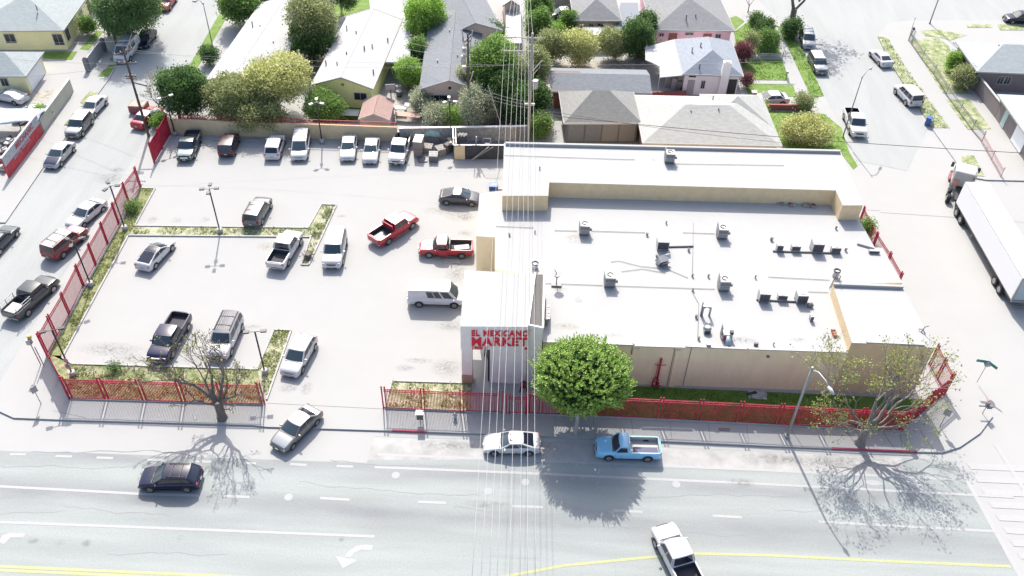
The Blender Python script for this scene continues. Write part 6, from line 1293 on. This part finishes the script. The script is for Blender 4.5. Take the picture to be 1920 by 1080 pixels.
tree_px('garden_tree', 'bushy dark tree right of the pole transformer', (1008, 170), (1004, 128), 22, (3.6, 2.4), lf_olive, 8000, 24, .3, 3, .2)
tree_px('garden_tree', 'dark shrub below the transformer pole', (1008, 235), (1006, 190), 20, (2.6, 2.0), lf_dark, 7500, 25, .2, 3, .2)
tree_px('garden_shrub', 'green shrub by the market rear corner at the pole foot', (1012, 252), (1012, 232), 18, (1.7, 1.4), lf_mid, 5000, 26, .1, 3, .18)
tree_px('garden_tree', 'loose yellow green tree above the grey strip roof', (1085, 118), (1085, 88), 30, (2.8, 1.8), lf_yel, 9000, 27, .3, 4, .2)
tree_px('garden_tree', 'grey green tree left of the loose yellow green tree', (1035, 112), (1035, 84), 26, (2.8, 1.8), lf_olive, 8000, 28, .3, 3, .2)
tree_px('garden_shrub', 'light green shrub in front of the black sedan', (1040, 72), (1040, 60), 17, (1.6, 1.2), lf_bri, 3800, 29, .1, 3, .18)
tree_px('garden_shrub', 'green shrub left of the tan and pink house', (1070, 60), (1068, 42), 14, (2.0, 1.4), lf_mid, 3800, 30, .1, 2, .2)
tree_px('garden_tree', 'dark leafy tree between the tan and pink houses', (1198, 106), (1196, 72), 28, (3.0, 2.6), lf_dark, 10000, 31, .2, 3, .22)
tree_px('garden_tree', 'olive tree left of the dark leafy tree', (1150, 104), (1146, 80), 24, (2.6, 1.8), lf_olive, 7000, 32, .2, 3, .2)
tree_px('garden_tree', 'dark tree top beside the big pink house wall', (1215, 70), (1213, 42), 13, (3.6, 1.8), lf_dark, 4500, 33, .2, 2, .22)
tree_px('garden_shrub', 'dark red shrub right of the white house roof', (1394, 118), (1392, 98), 15, (1.6, 1.2), lf_red, 4500, 34, .1, 3, .16)
tree_px('garden_shrub', 'small red leaved bush beside the white house porch', (1398, 160), (1400, 150), 9, (1.2, .8), lf_red, 1800, 35, .1, 2, .14)
tree_px('garden_shrub', 'green lawn bush at the upper right garden', (1440, 92), (1440, 78), 17, (1.6, 1.4), lf_mid, 5500, 36, .1, 3, .18)
tree_px('garden_shrub', 'upper dark green lawn bush near the path', (1434, 66), (1433, 56), 13, (1.7, 1.3), lf_dark, 4000, 37, .1, 2, .18)
tree_px('garden_shrub', 'small dark lawn tree nearest the far path', (1420, 52), (1418, 38), 9, (2.2, 1.0), lf_dark, 2200, 38, .2, 2, .18)
tree_px('garden_shrub', 'small bronze lawn tree on the upper lawn', (1410, 96), (1411, 76), 10, (2.0, 1.0), lf_olive, 2200, 39, .2, 2, .16)
tree_px('garden_tree', 'bright yellow green bush at the rear right corner of the market', (1516, 268), (1515, 243), 44, (1.6, 1.2), lf_yel, 12000, 40, .1, 5, .18, squash=.6)
tree_px('garden_shrub', 'green bush on the lawn by the brick planter wall', (1426, 215), (1422, 205), 12, (1.1, .9), lf_bri, 2600, 41, .1, 2, .16)
tree_px('garden_shrub', 'olive bush behind the brick planter wall', (1508, 200), (1508, 192), 14, (1.2, .9), lf_olive, 2800, 42, .1, 2, .16)
tree_px('garden_shrub', 'dark bush at the foot of the big bare street tree', (1490, 58), (1486, 54), 14, (1.4, 1.2), lf_dark, 3200, 43, .1, 2, .2)
tree_px('garden_shrub', 'green bush at the corner of the turquoise roofed house', (1792, 124), (1790, 112), 10, (1.7, 1.3), lf_bri, 2600, 44, .1, 2, .18)
tree_px('garden_shrub', 'dark bush along the wall of the turquoise roofed house', (1812, 160), (1808, 146), 18, (1.4, 1.1), lf_olive, 4800, 45, .1, 3, .18)
tree_px('garden_shrub', 'shrub with yellow flowers beside the yellow cottage wall', (166, 56), (163, 48), 12, (1.4, 1.1), lf_mid, 3000, 46, .1, 2, .18)
tree_px('garden_shrub', 'round green bush behind the cream yard wall', (76, 216), (74, 212), 7, (1.1, .7), lf_bri, 1800, 47, .1, 2, .16)
tree_px('garden_shrub', 'dark bush by the slim lamp at the long white roof', (395, 112), (393, 104), 13, (1.3, 1.0), lf_dark, 3200, 48, .1, 2, .18)
tree_px('garden_shrub', 'pink blossom twigs between the white roofs', (568, 138), (566, 124), 12, (2.0, 1.3), leafmat('leaf_pink', (0.272, 0.170, 0.170), (0.522, 0.377, 0.377)), 2400, 49, .2, 2, .14)
tree_px('garden_shrub', 'small green shrub inside the right side red fence', (1622, 446), (1622, 434), 9, (1.1, 1.2), lf_mid, 2400, 50, .1, 2, .16)
tree_px('garden_shrub', 'grass green shrub beside the sliding gate', (300, 238), (298, 226), 11, (.9, .7), lf_bri, 2200, 51, .1, 2, .16)
tree_px('garden_shrub', 'dense hedge growing along the foot of the left fence', (246, 394), (247, 388), 9, (.5, .5), lf_mid, 1800, 52, .05, 3, .12)
tree_px('garden_shrub', 'low pale weeds bush in the lower planter', (215, 694), (215, 690), 8, (.3, .3), lf_dark, 700, 53, .0, 2, .1)
tree_px('garden_tree', 'green tree at the top edge left of the long white roof', (505, 12), (500, -6), 24, (2.6, 1.6), lf_mid, 4000, 54, .2, 2, .22)
tree_px('garden_tree', 'dark tree over the green lawn at the top edge', (640, 14), (640, -4), 26, (3, 1.6), lf_dark, 4500, 55, .2, 2, .22)
tree_px('garden_tree', 'green tree behind the far grey roof extension', (870, 8), (866, -4), 18, (2.6, 1.6), lf_mid, 3500, 56, .2, 2, .22)
# twiggy pale shrub at the left of the dark tree
def twig_tree(name, label, base, seed, length, rad, depth, leafm, nleaf, leafs, bark, start=Vector((0, 0, 1)), trunk=None, limbs=(), z=0, cat='tree', spread=.5, up=.12, lrad=.12, wob=.22, shrink=.74, asp=.45, minr=.012, frac=1.0):
    rng = random.Random(seed); b = P(*base, z); t = thing(name, label, cat, (b.x, b.y, z)); mb = MB(); tips = []
    if trunk: mb.tube([Vector(p) for p, r_ in trunk], [r_ for p, r_ in trunk], 10)
    for (o_, d_, L_, r_, dep) in limbs: branch_tree(mb, Vector(o_), Vector(d_), L_, r_, dep, rng, tips, spread, up, (2, 3), wob, shrink, minr)
    mb.build('trunk', bark, t, smooth=60)
    ml = MB()
    for p, d in tips:
        if rng.random() < frac: leaves(ml, p, nleaf, leafs, rng, lrad, d, 0, asp)
    ml.build('crown', leafm, t); return t
twig_tree('bare_shrub', 'pale twiggy shrub with whitish plumes beside the dense dark tree', (300, 205), 60, 0, 0, 0, lf_pale, 3, .16, m_bark, trunk=[((0, 0, 0), .1), ((0, 0, .6), .1)], limbs=[((0, 0, .5), (math.cos(a_), math.sin(a_), 1.6), 1.6, .05, 3) for a_ in (0, 1.2, 2.4, 3.6, 4.8)], lrad=.1)
# pollarded bare street tree on the left pavement
twig_tree('bare_street_tree', 'almost bare pollarded street tree on the pavement in front of the left fence', (417, 784), 61, 0, 0, 0, lf_new, 3, .14, m_bark,
    trunk=[((0, 0, -.1), .5), ((0, 0, .3), .38), ((.02, 0, 1.3), .36), ((0, .1, 2.1), .44)],
    limbs=[((-.2, .1, 2.0), (-1.3, .45, 1.0), 2.3, .21, 5), ((-.1, .2, 2.1), (-.6, .8, 1.3), 2.1, .15, 5), ((.1, .2, 2.1), (.35, .8, 1.4), 2.2, .17, 5), ((.2, 0, 1.9), (1.2, .3, 1.0), 2.0, .16, 5), ((-.3, 0, 1.7), (-1.4, -.25, .5), 1.6, .12, 4), ((.2, .1, 2.0), (.6, .3, 1.6), 2.1, .14, 5), ((-.2, .1, 2.0), (-.4, .1, 1.5), 2.1, .13, 5), ((.3, -.1, 1.4), (.9, -.4, .6), 1.0, .07, 4)],
    spread=.6, up=.1, lrad=.1, frac=.13, shrink=.73, minr=.016)
twig_tree('leafy_street_tree', 'half bare spreading street tree with yellow green leaves at the right corner', (1612, 832), 62, 0, 0, 0, lf_new, 4, .14, mat('grey_bark', (.20, .18, .165), .95, .25, 6, bump=.4),
    trunk=[((0, 0, -.1), .5), ((0, 0, .4), .34), ((0, 0, 1.4), .27), ((0, .05, 2.0), .30)],
    limbs=[((0, .1, 1.9), (.05, .7, 1.3), 2.6, .17, 4), ((-.1, .05, 1.9), (-1.0, .35, 1.0), 2.0, .14, 4), ((.1, .05, 1.9), (1.3, .5, .95), 2.6, .19, 4), ((.15, 0, 1.9), (1.5, -.2, .8), 2.0, .12, 4), ((-.1, -.1, 1.8), (-.9, -.3, .7), 1.8, .09, 4), ((1.6, .7, 3.1), (1.0, .6, 1.2), 2.2, .12, 4), ((.1, .2, 2.0), (.5, .9, 1.5), 2.6, .13, 4), ((.3, -.1, 1.8), (1.0, -.5, .5), 1.5, .07, 3), ((-.3, .2, 2.0), (-1.2, .9, 1.3), 2.4, .11, 5), ((-.2, -.1, 1.7), (-1.2, .1, .45), 1.7, .08, 4), ((.4, 0, 1.9), (1.5, .6, .5), 2.4, .1, 4)],
    spread=.55, up=.08, lrad=.2, shrink=.78, frac=.9, asp=.4)
twig_tree('tall_street_tree', 'tall dark street tree forking upward at the top right', (1483, 52), 63, 0, 0, 0, lf_dark, 14, .3, m_bark,
    trunk=[((0, 0, -.1), .6), ((-.1, 0, 1.5), .45), ((-.2, 0, 3.0), .42)],
    limbs=[((-.3, 0, 2.9), (-.7, .2, 1.5), 3.0, .26, 3), ((0, 0, 2.9), (.9, .1, 1.2), 3.0, .2, 3), ((.2, .2, 4), (.9, .6, 1.5), 3.0, .16, 3), ((-.3, .1, 4.5), (.2, .6, 1.5), 3.0, .16, 3)], spread=.5, up=.1, lrad=.55, shrink=.8)
twig_tree('bare_garden_tree', 'small leafless garden tree at the top right path', (1402, 24), 64, 0, 0, 0, lf_olive, 1, .08, m_bark, trunk=[((0, 0, 0), .08), ((0, 0, 1.2), .07)], limbs=[((0, 0, 1.1), (math.cos(a_), math.sin(a_), 1.5), 1.4, .05, 3) for a_ in (.3, 2.2, 4.2)], frac=.3)
# round ficus
def ficus(base, label, cpx, z_, seed):
    rng = random.Random(seed); b = P(*base); t = thing('round_street_tree', label, 'tree', b)
    c = P(*cpx, z_) - b; c.z = z_
    mb = MB().tube([(0, 0, -.1), (0, 0, .2), (.03, .02, 1.4), (c.x * .7, c.y * .7, 3.4)], [.26, .19, .17, .2], 12)
    for k in range(9):
        a_ = k * .7; mb.tube([(c.x * .6, c.y * .6, 3.0), (c.x + math.cos(a_) * 1.6, c.y + math.sin(a_) * 1.6, 4.4 + (k % 3) * .8)], [.1, .03], 6)
    mb.build('trunk', m_barkp, t, smooth=60)
    ml = MB(); rx, ry, rzz = 3.75, 3.2, 2.55
    # dense inner mass of older leaves, darkened to paint in the crown's inner shade
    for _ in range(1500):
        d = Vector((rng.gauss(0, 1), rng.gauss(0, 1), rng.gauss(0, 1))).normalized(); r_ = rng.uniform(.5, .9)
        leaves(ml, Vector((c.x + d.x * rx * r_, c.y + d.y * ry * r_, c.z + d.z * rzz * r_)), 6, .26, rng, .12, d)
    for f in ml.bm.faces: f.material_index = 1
    for _ in range(2600):
        d = Vector((rng.gauss(0, 1), rng.gauss(0, 1), rng.gauss(0, 1) + .15)).normalized()
        nz = noise.noise(d * 3.4 + Vector((seed, 0, 0))) + .7 * noise.noise(d * 9)
        r_ = .95 + .17 * nz + rng.uniform(-.06, .06)
        p = Vector((c.x + d.x * rx * r_, c.y + d.y * ry * r_, c.z + d.z * rzz * r_))
        if p.z < 2.3 or nz < -.42: continue
        ax = (d * .8 + Vector((0, 0, .7)) + Vector((rng.gauss(0, .3), rng.gauss(0, .3), 0))).normalized(); L_ = rng.uniform(.28, .62)
        for q in range(11):
            s_ = q / 10; e = ax.orthogonal(); e.rotate(Quaternion(ax, q * 2.4)); dd = (ax * (.5 + s_) + e * (1.0 - .6 * s_)).normalized(); sz = .19 * (1 - .3 * s_); w_ = dd.cross(ax).normalized() * sz * .34; o_ = p + ax * L_ * s_
            ml.bm.faces.new([ml.bm.verts.new(v) for v in (o_, o_ + dd * sz * .5 - w_, o_ + dd * sz, o_ + dd * sz * .5 + w_)])
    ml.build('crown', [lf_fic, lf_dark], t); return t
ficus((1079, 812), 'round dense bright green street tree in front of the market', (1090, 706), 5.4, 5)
# leaf litter and weeds in the planters: counted by nobody
def weeds(name, polys, n, seed, m_, size=.1):
    rng = random.Random(seed); ml = MB()
    for poly, cnt in polys:
        q = px(poly); xs = [p.x for p in q]; ys = [p.y for p in q]; k = 0
        while k < cnt:
            x, y = rng.uniform(min(xs), max(xs)), rng.uniform(min(ys), max(ys)); ins = False
            for i in range(len(q)):
                a, b_ = q[i], q[i-1]
                if (a.y > y) != (b_.y > y) and x < (b_.x - a.x) * (y - a.y) / (b_.y - a.y) + a.x: ins = not ins
            if not ins: k += .2; continue
            k += 1
            if noise.noise(Vector((x * .6, y * .6, seed))) < -.15: continue
            leaves(ml, Vector((x, y, .06)), 4, size, rng, .05, Vector((0, 0, .8)), 0, .3)
    o = ml.build(name, m_); tag(o, 'loose weeds and grass tufts in the planters', None, None, 'stuff'); return o
weeds('weeds', [([(266, 353), (290, 354), (252, 424), (240, 441), (187, 540), (118, 668), (92, 664), (160, 540)], 1500), ([(135, 684), (480, 693), (494, 757), (132, 747)], 1800), ([(253, 425), (583, 429), (583, 443), (241, 441)], 700), ([(604, 386), (630, 386), (578, 496), (566, 496)], 700), ([(515, 620), (544, 621), (500, 745), (482, 694)], 500), ([(735, 716), (884, 721), (882, 771), (720, 765)], 600)], 0, 4, leafmat('weed_blades', (0.153, 0.221, 0.051), (0.551, 0.551, 0.290)), .13)
weeds('lawn_tufts', [([(1376, 60), (1418, 30), (1464, 100), (1384, 104)], 900), ([(1390, 112), (1466, 112), (1480, 151), (1398, 150)], 700), ([(1466, 64), (1508, 100), (1545, 180), (1522, 185)], 600), ([(1470, 282), (1428, 208), (1545, 214), (1592, 285)], 900), ([(1048, 720), (1592, 744), (1688, 800), (1046, 776)], 2500)], 0, 6, leafmat('grass_blades', (0.085, 0.204, 0.017), (0.232, 0.406, 0.072)), .10)
weeds('litter', [([(135, 686), (350, 690), (350, 720), (132, 720)], 260), ([(604, 386), (630, 386), (578, 496), (566, 496)], 120), ([(440, 426), (583, 429), (583, 443), (440, 441)], 90), ([(1646, 68), (1665, 72), (1700, 130), (1780, 240), (1748, 240), (1690, 150), (1672, 122)], 260)], 0, 8, mat('white_litter', (.379, .371, .340), .8), .14)
